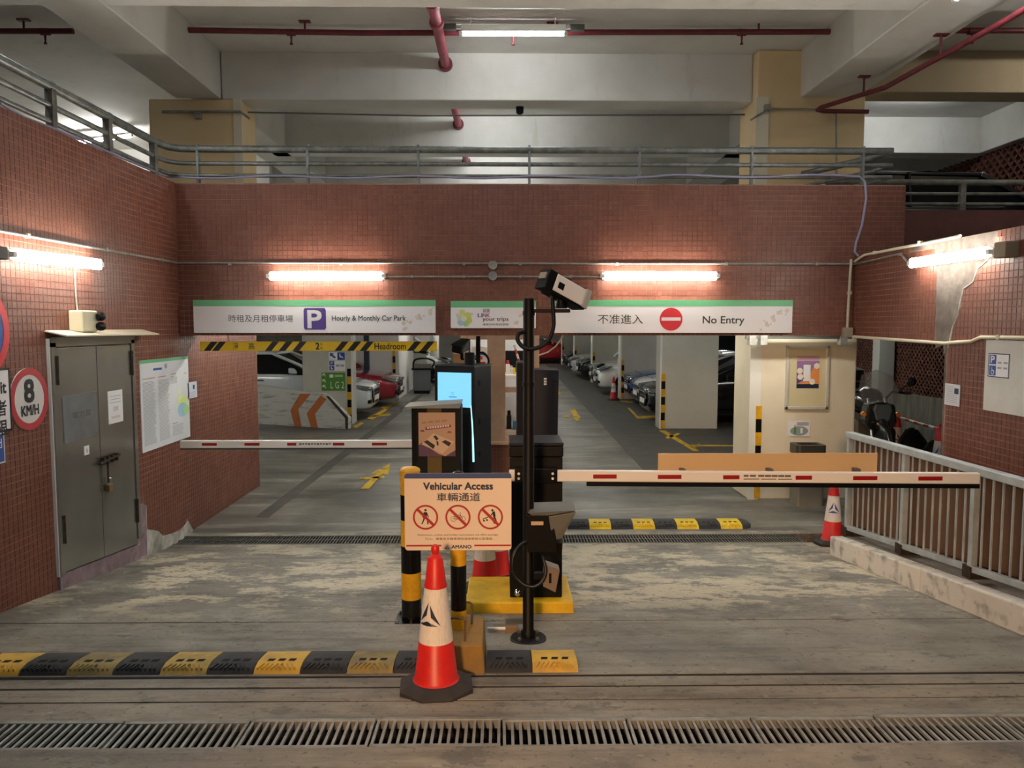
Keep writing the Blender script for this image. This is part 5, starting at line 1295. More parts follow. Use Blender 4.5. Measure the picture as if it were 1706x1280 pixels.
# left barrier cabinet with poster
LY = 7.2
BLG = thing('barrier_gate', 'dark entry barrier cabinet with brown poster and white arm', 'barrier', (P(726, 700, LY).x, LY, 0))
lz = lambda py, Y=LY: P(726, py, Y).z; lx4 = lambda px, Y=LY: P(px, 720, Y).x - BLG.location.x
box('cabinet', M('cabinet_brown_black', '12100e', .5, spec=.25), BLG, lx4(686), lx4(768), 0, .34, 0, lz(679), .006)
box('bronze_panel', BRONZE, BLG, lx4(712), lx4(735.5), -.004, 0, .02, lz(680))
box('corner_post', BLK, BLG, lx4(686), lx4(693), -.006, .0, .02, lz(680))
MB().prism([(lx4(675), lz(680)), (lx4(766), lz(680)), (lx4(768), lz(672)), (lx4(675), lz(677.5))], -.03, .40).build('cap', M('cap_grey_brown', '8d8a80', .5), BLG)
PT = box('poster', M('poster_peach', 'd2a07c', .55), BLG, lx4(697.5), lx4(758.5), -.012, -.005, lz(760), lz(687.5))
def ppoly(pts, mat, name, d=.0006, par=PT): return MB().prism([(lx4(a), lz(b_)) for a, b_ in pts], -.0125 - d, -.012).build(name, mat, par)
PURD = M('poster_plum', '6d4658', .55); PRED = M('poster_red', 'a83a34', .55); PDK = M('poster_dark', '3c2c2a', .55); PLT = M('poster_light', 'e6bd96', .55)
ppoly([(697.5, 742), (703, 737), (730, 756), (742, 760), (697.5, 760)], PURD, 'poster_band'); ppoly([(742, 760), (758.5, 750), (758.5, 760)], PURD, 'poster_band')
ppoly([(702, 740), (722, 722), (757, 736), (737, 756)], PLT, 'poster_ground', .0008)
ppoly([(709, 712), (751, 707.5), (752, 711.5), (709, 716.5)], PRED, 'poster_ribbon', .001)
for k in range(9): ppoly([(712 + k * 4.2, 714.6 - k * .45), (714.8 + k * 4.2, 714.3 - k * .45), (714.8 + k * 4.2, 711.4 - k * .45), (712 + k * 4.2, 711.7 - k * .45)], WHITE, 'ribbon_mark', .0014)
for pts in ([(706, 736), (712, 733), (725, 742), (722, 748)], [(736, 736), (742, 733), (752, 738), (748, 744)], [(722, 727), (726, 725), (731, 731), (727, 734)], [(727, 735), (730, 735), (731, 742), (728, 742)]): ppoly(pts, PDK, 'poster_car', .0012)
for (a, b_, cc) in ((704, 719, PURD), (749, 721, PRED)): ppoly([(a - 4, b_), (a - 2, b_ - 2.5), (a + 2, b_ - 2.5), (a + 4, b_)], cc, 'poster_umbrella', .001)
for k in range(4): ppoly([(703 + k * 11, 706 - k), (711 + k * 11, 705 - k), (711 + k * 11, 702 - k), (703 + k * 11, 703 - k)], M('poster_gold', 'b98a52', .5), 'poster_title', .001)
LAY = LY + .14
zc4 = P(500, 740, LAY).z; hA = .075
xa, xb = lx4(300, LAY), lx4(690, LAY)
A2 = box('arm', BARW, BLG, xa, xb, .12, .16, zc4 - hA / 2, zc4 + hA / 2, .008)
box('rubber_edge', RUB, A2, xa, xb, .125, .155, zc4 - hA / 2 - .012, zc4 - hA / 2)
for p0, p1 in ((337, 362), (408, 433), (479, 494), (555, 574), (620, 645)): box('reflector_strip', REFL, A2, lx4(p0, LAY), lx4(p1, LAY), .1188, .12, zc4 - .012, zc4 + .014)
b = MB()
for k in range(11): b.box(lx4(499 + k * 4.9, LAY), lx4(502.6 + k * 4.9, LAY), .1188, .12, zc4 - .006 + (.004 if k % 3 else 0), zc4 + .010)
b.build('fine_print', M('arm_print', '6a5a48', .6), A2)
# entry ticket terminal with lit screen
TY = 8.05
t = thing('ticket_terminal', 'charcoal entry ticket terminal with lit blue screen', 'ticket terminal', (P(757, 700, TY).x, TY, 0), math.radians(-24))
tz = lambda py, Y=TY - .1: P(757, py, Y).z
hh = tz(611); w2 = .235
box('case', CHAR, t, -w2, w2, 0, .42, 0, hh, .01)
box('screen', SCREEN, t, -w2 + .04, w2 - .035, -.004, 0, tz(680), tz(622))
b = MB().tube(smoothpts([(w2 - .04, -.003, tz(676)), (w2 - .028, -.003, tz(700)), (w2 - .018, -.003, tz(730)), (w2 - .012, -.003, tz(770))]), [.006] * 4 + [.008] * 4 + [.011] * 5, 8); b.build('edge_light', LEDW, t, smooth=True)
box('lower_panel', CHARD, t, -w2 + .02, w2 - .06, -.006, 0, .1, tz(690), .004)
for zz in (tz(640), tz(705), tz(760)): box('side_latch', BLK, t, w2, w2 + .006, .1, .14, zz - .03, zz + .03)
MB().ring((-.02, tz(657)), .012, .016, -.0052, -.004, 14).build('screen_mark', M('screen_mark_blue', '5b8fd0', .4, emit=.4), t); box('screen_mark', M('screen_mark_blue', '5b8fd0', .4, emit=.4), t, -.06, .03, -.0052, -.004, tz(664), tz(662))
box('top_plate', M('dark_grey_top', '3d4046', .5), t, -w2 - .004, w2 + .004, -.004, .424, hh, hh + .012)
MB().lathe([(.055, hh + .012), (.055, hh + .13), (.048, hh + .14)], 16, (.12, .12, 0)).build('top_post', CHARD, t, smooth=True)
# second pole camera in front of the booth
Y2 = 9.3
t = thing('camera_pole', 'far thin black pole with camera in front of the booth', 'camera pole', (P(797, 700, Y2).x, Y2, 0))
z2 = lambda py: P(797, py, Y2).z; x2 = lambda px: P(px, 600, Y2).x - t.location.x
MB().lathe([(.1, 0), (.1, .015), (.028, .02), (.028, z2(560))], 18).build('pole', BLK, t, smooth=True)
c2 = MB().hexa([(x2(753), -.10, z2(586)), (x2(768), -.12, z2(590)), (x2(782), .1, z2(584)), (x2(768), .1, z2(580))], [(x2(754), -.10, z2(575)), (x2(769), -.12, z2(579)), (x2(781), .1, z2(567)), (x2(768), .1, z2(566))]).build('camera_body', BLK, t, .006)
MB().hexa([(x2(752), -.12, z2(574.5)), (x2(770), -.14, z2(578.5)), (x2(783), .12, z2(566.5)), (x2(767), .12, z2(565.5))], [(x2(753), -.12, z2(573)), (x2(771), -.14, z2(577)), (x2(783), .12, z2(565)), (x2(768), .12, z2(564))]).build('sunshade', CHAR, c2)
box('camera_arm', BLK, t, x2(768), 0, -.01, .02, z2(600), z2(597)); box('camera_stem', BLK, t, x2(767), x2(772), -.01, .02, z2(598), z2(586))
MB().tube(smoothpts([(.02, 0, z2(588)), (x2(806), -.02, z2(588)), (x2(813), -.02, z2(596)), (x2(814), -.02, z2(604)), (x2(810), -.02, z2(613)), (.02, 0, z2(618))]), .012, 8).build('cable_loop', CABLE, t, smooth=True)
# ================================================================== BOOTH
BYF = 10.8
bx0, bx1 = P(768, 650, BYF).x, P(898, 650, BYF).x
BO = thing('attendant_booth', 'narrow tan attendant booth with lit windows on the island', 'booth', ((bx0 + bx1) / 2, BYF, 0))
X5 = lambda px: P(px, 650, BYF).x - BO.location.x
Z5 = lambda py: P(830, py, BYF).z
L_, R_ = bx0 - BO.location.x, bx1 - BO.location.x
DEP = 2.2; zs_ = Z5(738)
bw = MB().box(L_, R_, 0, DEP, 0, zs_).build('base_wall', GROUT, BO)
for i in range(int((R_ - L_) / .05)):
    for j in range(int(zs_ / .05)):
        pass
tl = MB()
for i in range(int((R_ - L_) / .05)):
    for j in range(int(zs_ / .05)): tl.box(L_ + i * .05 + .002, L_ + i * .05 + .048, -.003, 0, j * .05 + .002, j * .05 + .048)
o = tl.build('tile_field', TILE, bw); o['kind'] = 'stuff'
for p0, p1 in ((768, 778), (812, 842), (886, 898)): box('frame_post', PINKF, BO, X5(p0), X5(p1), -.02, .06, zs_, 2.32, .006)
for p0, p1, y0, y1 in ((768, 898, 738, 728), (768, 898, 654, 645), (768, 898, 566, 540)): box('frame_rail', PINKF, BO, X5(p0), X5(p1), -.015, .05, Z5(y0), Z5(y1), .004)
box('sill', PINKF, BO, L_ - .03, R_ + .03, -.07, .0, zs_ - .02, zs_ + .02, .004)
for p0, p1 in ((778, 812), (842, 886)):
    for y0, y1 in ((728, 654), (645, 566)): box('window_pane', GLASS, BO, X5(p0), X5(p1), .015, .021, Z5(y0), Z5(y1))
box('roof', PINKF, BO, L_, R_, 0, DEP, 2.28, 2.34); box('back_wall', WHITE, BO, L_, R_, DEP - .06, DEP, 0, 2.3); box('inner_floor', WHITE, BO, L_, R_, .05, DEP, .45, .5)
for s, a in ((-1, L_), (1, R_)):
    box('side_wall', PINKF, BO, a if s < 0 else a - .04, a + .04 if s < 0 else a, .06, DEP, zs_, 1.2)
    for yy in (.6, 1.4, DEP - .06): box('side_post', PINKF, BO, a if s < 0 else a - .05, a + .05 if s < 0 else a, yy, yy + .06, 1.2, 2.3)
    box('window_pane', GLASS, BO, a if s < 0 else a - .01, a + .01 if s < 0 else a, .06, DEP - .06, 1.2, 2.28)
fitting((BO.location.x - .4, BYF + .9, 2.2), (BO.location.x + .4, BYF + .9, 2.2), 'tube light inside the attendant booth', (0, 0, 1), .07, 'tube lights under the lane slab', mat=M('booth_tube', 'f7faf4', .4, emit=TUBE * .6), name='lane_tube_light')
def world5(px, py, Y): p = P(px, py, Y); return p
sh = thing('booth_desk', 'white desk shelf inside the booth behind the windows', 'desk', (BO.location.x, BYF + 1.0, .5))
zd_ = P(830, 624, BYF + .7).z - .5
box('desk_top', WHITE, sh, L_ + .06, R_ - .06, -.45, .3, zd_ - .06, zd_, .004); box('desk_leg', WHITE, sh, L_ + .06, L_ + .12, -.3, .2, 0, zd_ - .06); box('desk_leg', WHITE, sh, R_ - .12, R_ - .06, -.3, .2, 0, zd_ - .06)
def item(name, label, cat, px, Y, w, h, mat, z=None, d=.08, cap=None):
    p = P(px, 620, Y); z0 = (zd_ + .5) if z is None else z
    t = thing(name, label, cat, (p.x, Y, z0))
    box('body', mat, t, -w / 2, w / 2, -d / 2, d / 2, 0, h, .006)
    if cap: box('top_part', cap, t, -w / 3, w / 3, -d / 3, d / 3, h, h + h * .35, .004)
    return t
item('monitor', 'black monitor on the booth desk', 'monitor', 858, 12.0, .34, .34, BLK, d=.05, cap=None)
item('paper_cup', 'white carton with red top behind the right booth window', 'carton', 846, 11.6, .06, .15, WHITE, cap=REDP)
item('bottle', 'yellow bottle on the booth desk', 'bottle', 857, 11.55, .035, .1, YELF, cap=BLK)
item('file_box', 'grey file box on the booth desk', 'box', 850, 11.7, .10, .09, WHITE, d=.1, cap=PALE)
item('blue_bag', 'bright blue bag low behind the right booth window', 'bag', 860, 11.2, .10, .12, M('bag_blue', '2f8fd8', .5), z=.62, cap=None)
item('thermos', 'dark flask low behind the right booth window', 'flask', 848, 11.25, .07, .2, CHAR, z=.62, cap=BLK)
item('low_shelf', 'white low shelf inside the booth under the right window', 'shelf', 853, 11.22, .28, .12, WHITE, z=.5, d=.2)
wp = P(803, 600, 11.5)
t = thing('round_notice', 'white poster with blue and red marks in the left booth window', 'poster', (wp.x, 11.0, P(803, 625, 11.0).z))
box('sheet', PAPER, t, -.14, .14, 0, .004, 0, .40); MB().ring((0, .2), .09, .12, -.001, 0, 30).build('blue_ring', BLUE, t); box('red_mark', REDP, t, -.05, .06, -.001, 0, .16, .19); box('red_mark', REDP, t, -.02, .02, -.001, 0, .22, .27); MB().prism([(.0, .1), (.06, .1), (.08, .14)], -.001, 0).build('violet_mark', PURPLE, t)
t = thing('parcel_box', 'tan cardboard box beside the far camera pole', 'box', (P(765, 600, 10.2).x, 10.2, P(765, 640, 10.2).z - .0)); 
box('carton', M('cardboard', 'b98a62', .8), t, -.08, .08, 0, .2, 0, P(765, 590, 10.2).z - P(765, 640, 10.2).z); box('stand', STEELD, t, -.06, .06, .02, .18, -P(765, 640, 10.2).z, 0)
t = thing('striped_pole', 'orange and white reflective pole in the booth window', 'pole', (P(866, 600, 10.6).x, 10.6, 0))
zz = P(866, 605, 10.6).z; hp = P(866, 575, 10.6).z
MB().tube([(0, 0, 0), (-.0, 0, zz)], .012, 8).build('shaft', WHITE, t)
for k in range(4): MB().tube([(-.0 - .02 * k, 0, zz + (hp - zz) * k / 4), (-.02 * (k + 1), 0, zz + (hp - zz) * (k + 1) / 4)], .016, 8).build('band', [REDP, WHITE][k % 2], t)
# ================================================================== COLUMN WITH POSTER AND BIN
CYF = 9.30 - .006
a, c = P(1307, 682, CYF), P(1382, 576, CYF)
t = thing('poster_frame', 'silver framed poster on the cream column', 'picture frame', ((a.x + c.x) / 2, CYF, a.z)); w_, h = (c.x - a.x) / 2, c.z - a.z
box('mount', M('mount_cream', 'd2c7a0', .5), t, -w_, w_, -.002, .004, 0, h)
for (x0, x1, z0, z1) in ((-w_, -w_ + .035, 0, h), (w_ - .035, w_, 0, h), (-w_, w_, 0, .035), (-w_, w_, h - .035, h)): box('frame_bar', M('silver_frame', 'd2d0c8', .35, .3), t, x0, x1, -.022, .004, z0, z1, .004)
fx = lambda px: P(px, 630, CYF).x - t.location.x; fz = lambda py: P(1345, py, CYF).z - t.location.z
q = box('print', M('print_violet', '8d6f9a', .5), t, fx(1327), fx(1364), -.004, -.002, fz(647), fz(593))
for pts, mt in (([(1327, 647), (1364, 647), (1364, 640), (1327, 640)], NAVY), ([(1327, 641), (1345, 632), (1358, 606), (1364, 606), (1364, 641)], M('print_orange', 'd98a4a', .5)), ([(1327, 641), (1340, 630), (1327, 622)], M('print_plum', '5c4a7c', .5)), ([(1327, 602), (1364, 602), (1364, 593), (1327, 593)], M('print_pink', 'c9a0b0', .5)), ([(1338, 635), (1350, 635), (1350, 608), (1338, 608)], WHITE), ([(1340, 633), (1348, 633), (1348, 622), (1340, 622)], M('print_grey', '8a8a96', .5))):
    k_ = -.0046 - .0002 * random.random(); MB().prism([(fx(u), fz(v)) for u, v in pts], k_, -.004).build('print_shape', mt, t)
for px, py in ((1332, 618), (1333, 628), (1360, 610), (1353, 636)): MB().disc((fx(px), -.0056, fz(py)), .036, .0004, 20).build('print_bubble', M('bubble_cream', 'e9e2d0', .5), t)
box('glazing', GLASS, t, -w_ + .03, w_ - .03, -.012, -.010, .03, h - .03)
t = thing('tidy_notice', 'small white notice with grey oval picture on the cream column', 'notice', (P(1331, 727, CYF).x, CYF, P(1331, 727, CYF).z))
s = CYF / FPX
box('sheet', PAPER, t, -19 * s, 18 * s, -.002, .004, 0, 26 * s)
MB().disc((0, -.0026, 9 * s), 8 * s, .0006, 24, rx=1.9).build('oval', M('oval_grey', '8fa0a4', .5), t); box('green_mark', M('mark_green', '5c8a4a', .5), t, -9 * s, -5 * s, -.0032, -.0026, 4 * s, 15 * s); box('yellow_mark', YEL, t, -8.5 * s, -5.5 * s, -.0034, -.0032, 15 * s, 19 * s); box('heading', PRINTG, t, -4 * s, 16 * s, -.0026, -.002, 18 * s, 24 * s); box('light_mark', WHITE, t, 2 * s, 6 * s, -.0034, -.0026, 5 * s, 14 * s)
bp_ = Fl(1344, 834)
t = thing('litter_bin', 'stainless litter bin with open top in front of the cream column', 'bin', (P(1344, 800, 9.05).x, 9.05, 0))
bh = P(1344, 757, 8.95).z; tw = .165
MB().prism(rrect(-tw, tw, -.13, .13, .04), 0, bh, 'z').build('bin_body', M('bin_steel', '9a958a', .4, .4, c2='8a857a', scale=2), t, smooth=False)
ht = P(1344, 742, 8.95).z
o_ = MB(); po = rrect(-tw - .012, tw + .012, -.14, .14, .05); pi_ = rrect(-tw + .05, tw - .05, -.085, .085, .03); n = len(po)
o_.v += [(x, y, bh) for x, y in po] + [(x, y, ht) for x, y in po] + [(x, y, ht) for x, y in pi_] + [(x, y, bh - .1) for x, y in pi_]
for j in range(3):
    for k in range(n): o_.face([j * n + k, j * n + (k + 1) % n, (j + 1) * n + (k + 1) % n, (j + 1) * n + k])
o_.face([3 * n + k for k in range(n)])
o_.build('bin_rim', M('dark_steel_rim', '55534d', .4, .6), t, smooth=False)
# ---- signs on the left pillar
def flat(name, label, cat, px0, py0, px1, py1, Y, mat, shapes, grp=None):
    a, c = P(px0, py1, Y), P(px1, py0, Y)
    t = thing(name, label, cat, ((a.x + c.x) / 2, Y, a.z), group=grp); w_, h = (c.x - a.x) / 2, c.z - a.z
    box('plate', mat, t, -w_, w_, -.004, .004, 0, h)
    for k, (nm, mt, pts) in enumerate(shapes):
        MB().prism([(-w_ + 2 * w_ * u, h * v) for u, v in pts], -.0046 - k * .0003, -.004).build(nm, mt, t)
    return t, w_, h
PYF = 16.71
R4 = lambda u0, v0, u1, v1: [(u0, v0), (u1, v0), (u1, v1), (u0, v1)]
t, w_, h = flat('direction_sign', 'white and blue arrow and wheelchair sign high on the left pillar', 'sign', 548, 587, 575, 600, PYF, SIGNW,
     [('blue_square', BLUE, R4(.52, .02, .98, .98)), ('arrow', BLUE, [(.06, .9), (.06, .45), (.14, .55), (.34, .2), (.44, .35), (.24, .7), (.32, .85)]), ('wheelchair_mark', WHITE, [(.64, .8), (.70, .8), (.72, .5), (.84, .45), (.90, .2), (.80, .3), (.66, .35)])])
t, w_, h = flat('parking_plate', 'white and blue P and wheelchair plate in the middle of the left pillar', 'sign', 548, 601, 575, 618, PYF, SIGNW,
     [('blue_square', BLUE, R4(.03, .53, .34, .96)), ('blue_square', BLUE, R4(.03, .04, .34, .47)), ('print_line', PRINTG, R4(.42, .4, .66, .62)), ('print_line', PRINTG, R4(.72, .4, .94, .62)), ('wheelchair_mark', WHITE, [(.12, .4), (.18, .4), (.18, .25), (.28, .2), (.2, .1), (.12, .18)])])
text(t, 'P', WHITE, -w_ + 2 * w_ * .12, -w_ + 2 * w_ * .27, h * .6, h * .9, -.006)
t, w_, h = flat('level_sign', 'green LG2 level sign with arrows on the left pillar', 'sign', 536, 621, 575, 651, PYF, M('level_green', '4f8a2c', .5),
     [('arrow', WHITE, [(.04 , .95 - d), (.18, .95 - d), (.13, .9 - d), (.20, .80 - d), (.16, .78 - d), (.10, .87 - d), (.04, .80 - d)]) for d in (0, .32, .64)] + [('car_mark', WHITE, R4(.34, .72, .50, .90)), ('car_mark', M('pale_green', 'a9c890', .5), R4(.56, .76, .90, .88))])
text(t, 'L G 2', WHITE, -w_ + 2 * w_ * .38, w_ * .9, h * .12, h * .5, -.006)
t = thing('dark_post', 'dark blue post behind the dark red car', 'post', (P(611, 600, 21.9).x, 21.9, 0)); box('shaft', M('navy_post', '232a3c', .5), t, -.07, .07, -.07, .07, 0, 2.3)
t = thing('wall_stub_guard', 'striped guard on the white wall block corner', 'guard', (P(657.5, 640, 22.26).x, 22.26, 0))
for k in range(6): box('guard_band', [BLK, YEL][k % 2], t, -.05, .03, -.02, 0, .3 + k * .19, .3 + (k + 1) * .19)
t = thing('meter_cabinet', 'dark grey cabinet in the entry lane beside the white wall block', 'cabinet', (P(700, 640, 24.0).x, 24.0, 0))
zc5 = P(700, 617, 24.0).z; box('case', M('cab_grey', '5a5e60', .5), t, -.22, .3, 0, .4, .1, zc5); box('top', BLK, t, -.26, .36, -.03, .44, zc5, zc5 + .06); box('base', BLK, t, -.2, .28, .02, .38, 0, .1)
t = thing('cable_reel', 'dark looped hose rack above the grey cabinet', 'hose', (P(704, 612, 24.1).x, 24.1, zc5 + .06))
MB().tube(smoothpts([(-.3, .1, 0), (-.25, .1, .25), (.1, .1, .3), (.35, .1, .2), (.3, .1, .05)]), .03, 8).build('hose', BLK, t, smooth=True); box('rack', STEELD, t, -.25, .25, .1, .3, 0, .12)
# ================================================================== CARS
def car(label, loc, rz, paint_hex, L=4.5, W=1.80, H=1.46, style='sedan', metal=.3, grille='bar', name='car'):
    """nose at local x=0 pointing to -x; body runs to +x; y across; z up"""
    PA = M('car_paint_' + paint_hex, paint_hex, .22, metal, coat=1.0)
    t = thing(name, label, 'car', loc, rz, 'parked cars')
    w = W / 2
    van = style == 'van'
    hood_z = .98 if van else (.92 if style == 'sedan' else 1.0)
    belt = 1.0 if style == 'sedan' else 1.06
    if van: belt = 1.15
    ws = .75 if van else 1.25       # windscreen base
    rs = ws + (.75 if van else .95)
    re_ = L - (.25 if van or style == 'suv' else 1.05); rb = L - (.08 if van or style == 'suv' else .35)
    st = [(0.0, .74, .30, .62, .66), (.04, .80, .22, .68, .72), (.18, .90, .20, .76, .80), (.45, .97, .20, .82, .86), (.85, 1.0, .20, .86, hood_z - .03), (ws, 1.0, .20, belt - .04, hood_z),
          (ws + .4, 1.0, .20, belt, belt), (L * .5, 1.0, .20, belt, belt), (L - 1.1, 1.0, .20, belt + .01, belt + .01), (L - .4, .97, .20, belt, belt), (L - .1, .90, .24, belt - .06, belt - .04), (L, .82, .34, belt - .2, belt - .16)]
    b = MB(); m_ = 13
    for (x, wf, z0, zs, zt_) in st:
        ww = w * wf
        half = [(0, z0), (ww * .86, z0), (ww * .97, z0 + .10), (ww, z0 + .28), (ww * .985, zs - .06), (ww * .93, zs + (zt_ - zs) * .3), (ww * .6, zt_ + .015)]
        ring = [(-y, z) for y, z in half[:0:-1]] + half[:1] + half[1:]
        ring = [(x, y, z) for y, z in ring] + [(x, 0, zt_ + .03)]
        b.v += ring
    m_ = len(ring)
    for i in range(len(st) - 1):
        for k in range(m_): b.face([i * m_ + k, i * m_ + (k + 1) % m_, (i + 1) * m_ + (k + 1) % m_, (i + 1) * m_ + k])
    b.face(list(range(m_))); b.face([(len(st) - 1) * m_ + k for k in range(m_)][::-1])
    B = b.build('body', PA, t, smooth=True)
    sm = B.modifiers.new('smooth', 'SUBSURF'); sm.levels = 1; sm.render_levels = 2
    # cabin glass and painted roof
    tw, bw_ = w * .74, w * .93
    g = MB()
    prof = [(ws, bw_, belt - .04), (rs, tw, H - .05), (re_, tw * .98, H - .07), (rb, bw_ * .95, belt - .02)]
    for (x, y, z) in prof: g.v += [(x, -y, z), (x, y, z)]
    g.face([0, 1, 3, 2]); g.face([2, 3, 5, 4]); g.face([4, 5, 7, 6]); g.face([0, 2, 4, 6]); g.face([1, 7, 5, 3]); g.face([0, 6, 7, 1])
    g.build('cabin_glass', CARGL, t)
    r_ = MB(); rp = [(rs - .06, tw * .98, H - .05), (rs + .2, tw * 1.02, H - .015), ((rs + re_) / 2, tw * 1.02, H), (re_ - .1, tw, H - .03), (re_ + .04, tw * .97, H - .075)]
    for (x, y, z) in rp: r_.v += [(x, -y, z - .03), (x, -y * .7, z + .012), (x, 0, z + .02), (x, y * .7, z + .012), (x, y, z - .03)]
    for i in range(len(rp) - 1):
        for k in range(4): r_.face([i * 5 + k, i * 5 + k + 1, (i + 1) * 5 + k + 1, (i + 1) * 5 + k])
    for k in (0, len(rp) - 1): r_.face([k * 5 + j for j in range(5)])
    for i in range(len(rp) - 1): r_.face([i * 5, (i + 1) * 5, (i + 1) * 5 + 4, i * 5 + 4])
    r_.build('roof', PA, t, smooth=True)
    for s in (-1, 1):
        p_ = MB(); p_.tube([(ws - .05, s * bw_, belt - .03), (ws + .3, s * (bw_ * .75 + tw * .25 + .01), belt + (H - belt) * .38), (rs, s * (tw + .008), H - .055)], .035, 6)
        p_.tube([(rs, s * (tw + .008), H - .055), (re_, s * (tw * .98 + .008), H - .075)], .028, 6)
        p_.tube([(re_, s * (tw * .98 + .008), H - .075), (rb, s * (bw_ * .95 + .005), belt)], .05, 6)
        p_.build('pillar_rail', PA, t, smooth=True)
        xm = ws + 1.35
        MB().tube([(xm, s * (bw_ + .004), belt - .02), (xm + .05, s * (tw + .02), H - .06)], .03, 6).build('door_pillar', BLK, t)
        ym = sorted((s * (w - .02), s * (w + .12)))
        mr = MB().hexa([(ws + .30, ym[0], belt - .01), (ws + .50, ym[0], belt + .0), (ws + .50, ym[1], belt + .0), (ws + .34, ym[1], belt - .0)],
                       [(ws + .36, ym[0], belt + .12), (ws + .50, ym[0], belt + .14), (ws + .50, ym[1], belt + .14), (ws + .40, ym[1], belt + .11)]).build('mirror', PA, t, .035, smooth=True)
        MB().tube([(ws + .42, s * w * .95, belt - .01), (ws + .42, s * (w + .06), belt + .03)], .025, 6).build('mirror_stalk', BLK, mr)
        for xd in (ws + .35, ws + 1.4):
            if xd + .9 < L: MB().box(xd + .72, xd + .9, s * (w + .012) - .012, s * (w + .012) + .012, belt - .16, belt - .13).build('door_handle', CHROME, t, .004)
        MB().box(ws + .2, L - 1.0, s * (w * .99) - .012, s * (w * .99) + .012, .22, .30).build('sill_strip', BLK, t)
        # head lamp
        hl = MB(); zz = .70 if not van else .80
        hl.add([(-.002, s * w * .50, zz - .055), (.10, s * w * .885, zz - .03), (.34, s * w * .965, zz + .07), (.30, s * w * .90, zz + .10), (.08, s * w * .74, zz + .055), (.01, s * w * .50, zz + .02)], [[0, 1, 2, 3, 4, 5]])
        hl.v = [(x - .035, y * 1.02, z) for x, y, z in hl.v]; o = len(hl.v); hl.v += [(x + .12, y * .9, z) for x, y, z in hl.v[:6]]
        for k in range(6): hl.face([k, (k + 1) % 6, (k + 1) % 6 + 6, k + 6])
        H_ = hl.build('head_lamp', LAMP, t, smooth=True)
        MB().lathe([(.03, -.04), (.038, -.03), (.038, .02)], 12, (.03, s * w * .70, zz - .005), 'x').build('lamp_reflector', CHROME, H_, smooth=True)
        MB().box(L - .14, L + .012, s * w * .78 - .1, s * w * .78 + .1, .78, .92).build('tail_lamp', TAILL, t, .01)
        MB().box(-.015, .08, s * w * .66 - .11, s * w * .66 + .11, .36, .44).build('fog_recess', BLK, t, .01)
    if grille == 'big':
        gp = [(-w * .40, .66), (-w * .44, .52), (-w * .26, .34), (w * .26, .34), (w * .44, .52), (w * .40, .66)]
        G = MB().prism(gp, -.03, .1, 'x').build('grille', BLK, t, .006)
        MB().tube([(-.035, y, z) for y, z in gp + gp[:1]], .014, 6).build('grille_rim', CHROME, G)
    else:
        G = box('grille', BLK, t, -.02, .1, -w * .42, w * .42, .56, .64, .006); box('lower_intake', BLK, t, -.02, .1, -w * .55, w * .55, .30, .46, .01)
        box('grille_bar', CHROME, G, -.028, -.018, -w * .40, w * .40, .595, .61)
    for k in range(3): box('grille_slat', CHROME if grille == 'big' else BLK, G, -.034, -.028, -w * .36, w * .36, .42 + k * .07, .432 + k * .07)
    MB().ring((0, .70), .045, .06, 0, .02, 20)
    box('number_plate', WHITE, t, -.042, -.034, -.26, .26, .40, .51, .003)
    bl_ = box('bonnet_seam', BLK, t, .30, .31, -w * .7, w * .7, .845, .853)
    # wheels
    rw = .33 if style != 'suv' else .36
    for xw in (.85, L - .85):
        for s in (-1, 1):
            W_ = MB().lathe([(rw * .62, -.10), (rw * .95, -.10), (rw, -.06), (rw, .06), (rw * .95, .10), (rw * .62, .10)], 24, (xw, s * (w - .11), rw), 'y').build('wheel', TYRE, t, smooth=True)
            MB().lathe([(rw * .64, -.09 if s < 0 else .06), (rw * .60, -.106 if s < 0 else .106)], 20, (xw, s * (w - .11), rw), 'y').build('rim', RIM, W_, smooth=True)
            for q in range(5):
                a = q * 2 * math.pi / 5
                MB().box(xw - .02, xw + .02, s * (w - .11) + s * .104 - .006, s * (w - .11) + s * .104 + .006, rw - .0, rw + rw * .5).build('spoke', BLK, W_) if q == 0 else None
            ar = MB().prism([(xw + (rw + .05) * math.cos(math.pi * k / 12), rw + (rw + .05) * math.sin(math.pi * k / 12)) for k in range(13)], s * (w - .02), s * (w + .006), 'y'); ar.build('wheel_arch', BLK, t)
    return t
R180 = math.pi
# right bays: noses point to -x
car('black parked saloon nearest behind the broad grey pillar', (3.22, 17.28, 0), 0, '0e1014', 4.7, 1.70, 1.45, 'sedan', .2, 'big')
car('white parked saloon between the black car and the blue car', (3.40, 19.25, 0), 0, 'dfe2e4', 4.6, 1.70, 1.47, 'sedan', 0, 'bar')
car('blue parked hatchback by the second grey pillar', (3.48, 21.2, 0), 0, '1f4fb0', 4.2, 1.68, 1.44, 'sedan', .3, 'bar')
car('white parked van with tall cabin behind the traffic cone', (2.98, 24.2, 0), 0, 'e4e6e6', 4.9, 1.85, 1.92, 'van', 0, 'bar')
car('white parked car beyond the white van', (3.15, 26.9, 0), 0, 'e4e6e7', 4.4, 1.75, 1.45, 'sedan', 0, 'bar')
car('black parked SUV in the middle of the right row', (3.05, 30.4, 0), 0, '101216', 4.7, 1.88, 1.66, 'suv', .2, 'big')
car('white parked car just beyond the black SUV', (2.92, 32.9, 0), 0, 'e2e4e6', 4.4, 1.75, 1.45, 'sedan', 0, 'bar')
car('dark parked car at the far end of the right row', (3.02, 37.3, 0), 0, '15171b', 4.6, 1.82, 1.55, 'suv', .2, 'big')
car('red hatchback seen side-on at the far end of the lane', (4.55, 43.6, 0), R180, 'a01722', 4.3, 1.78, 1.45, 'suv', .2, 'bar')
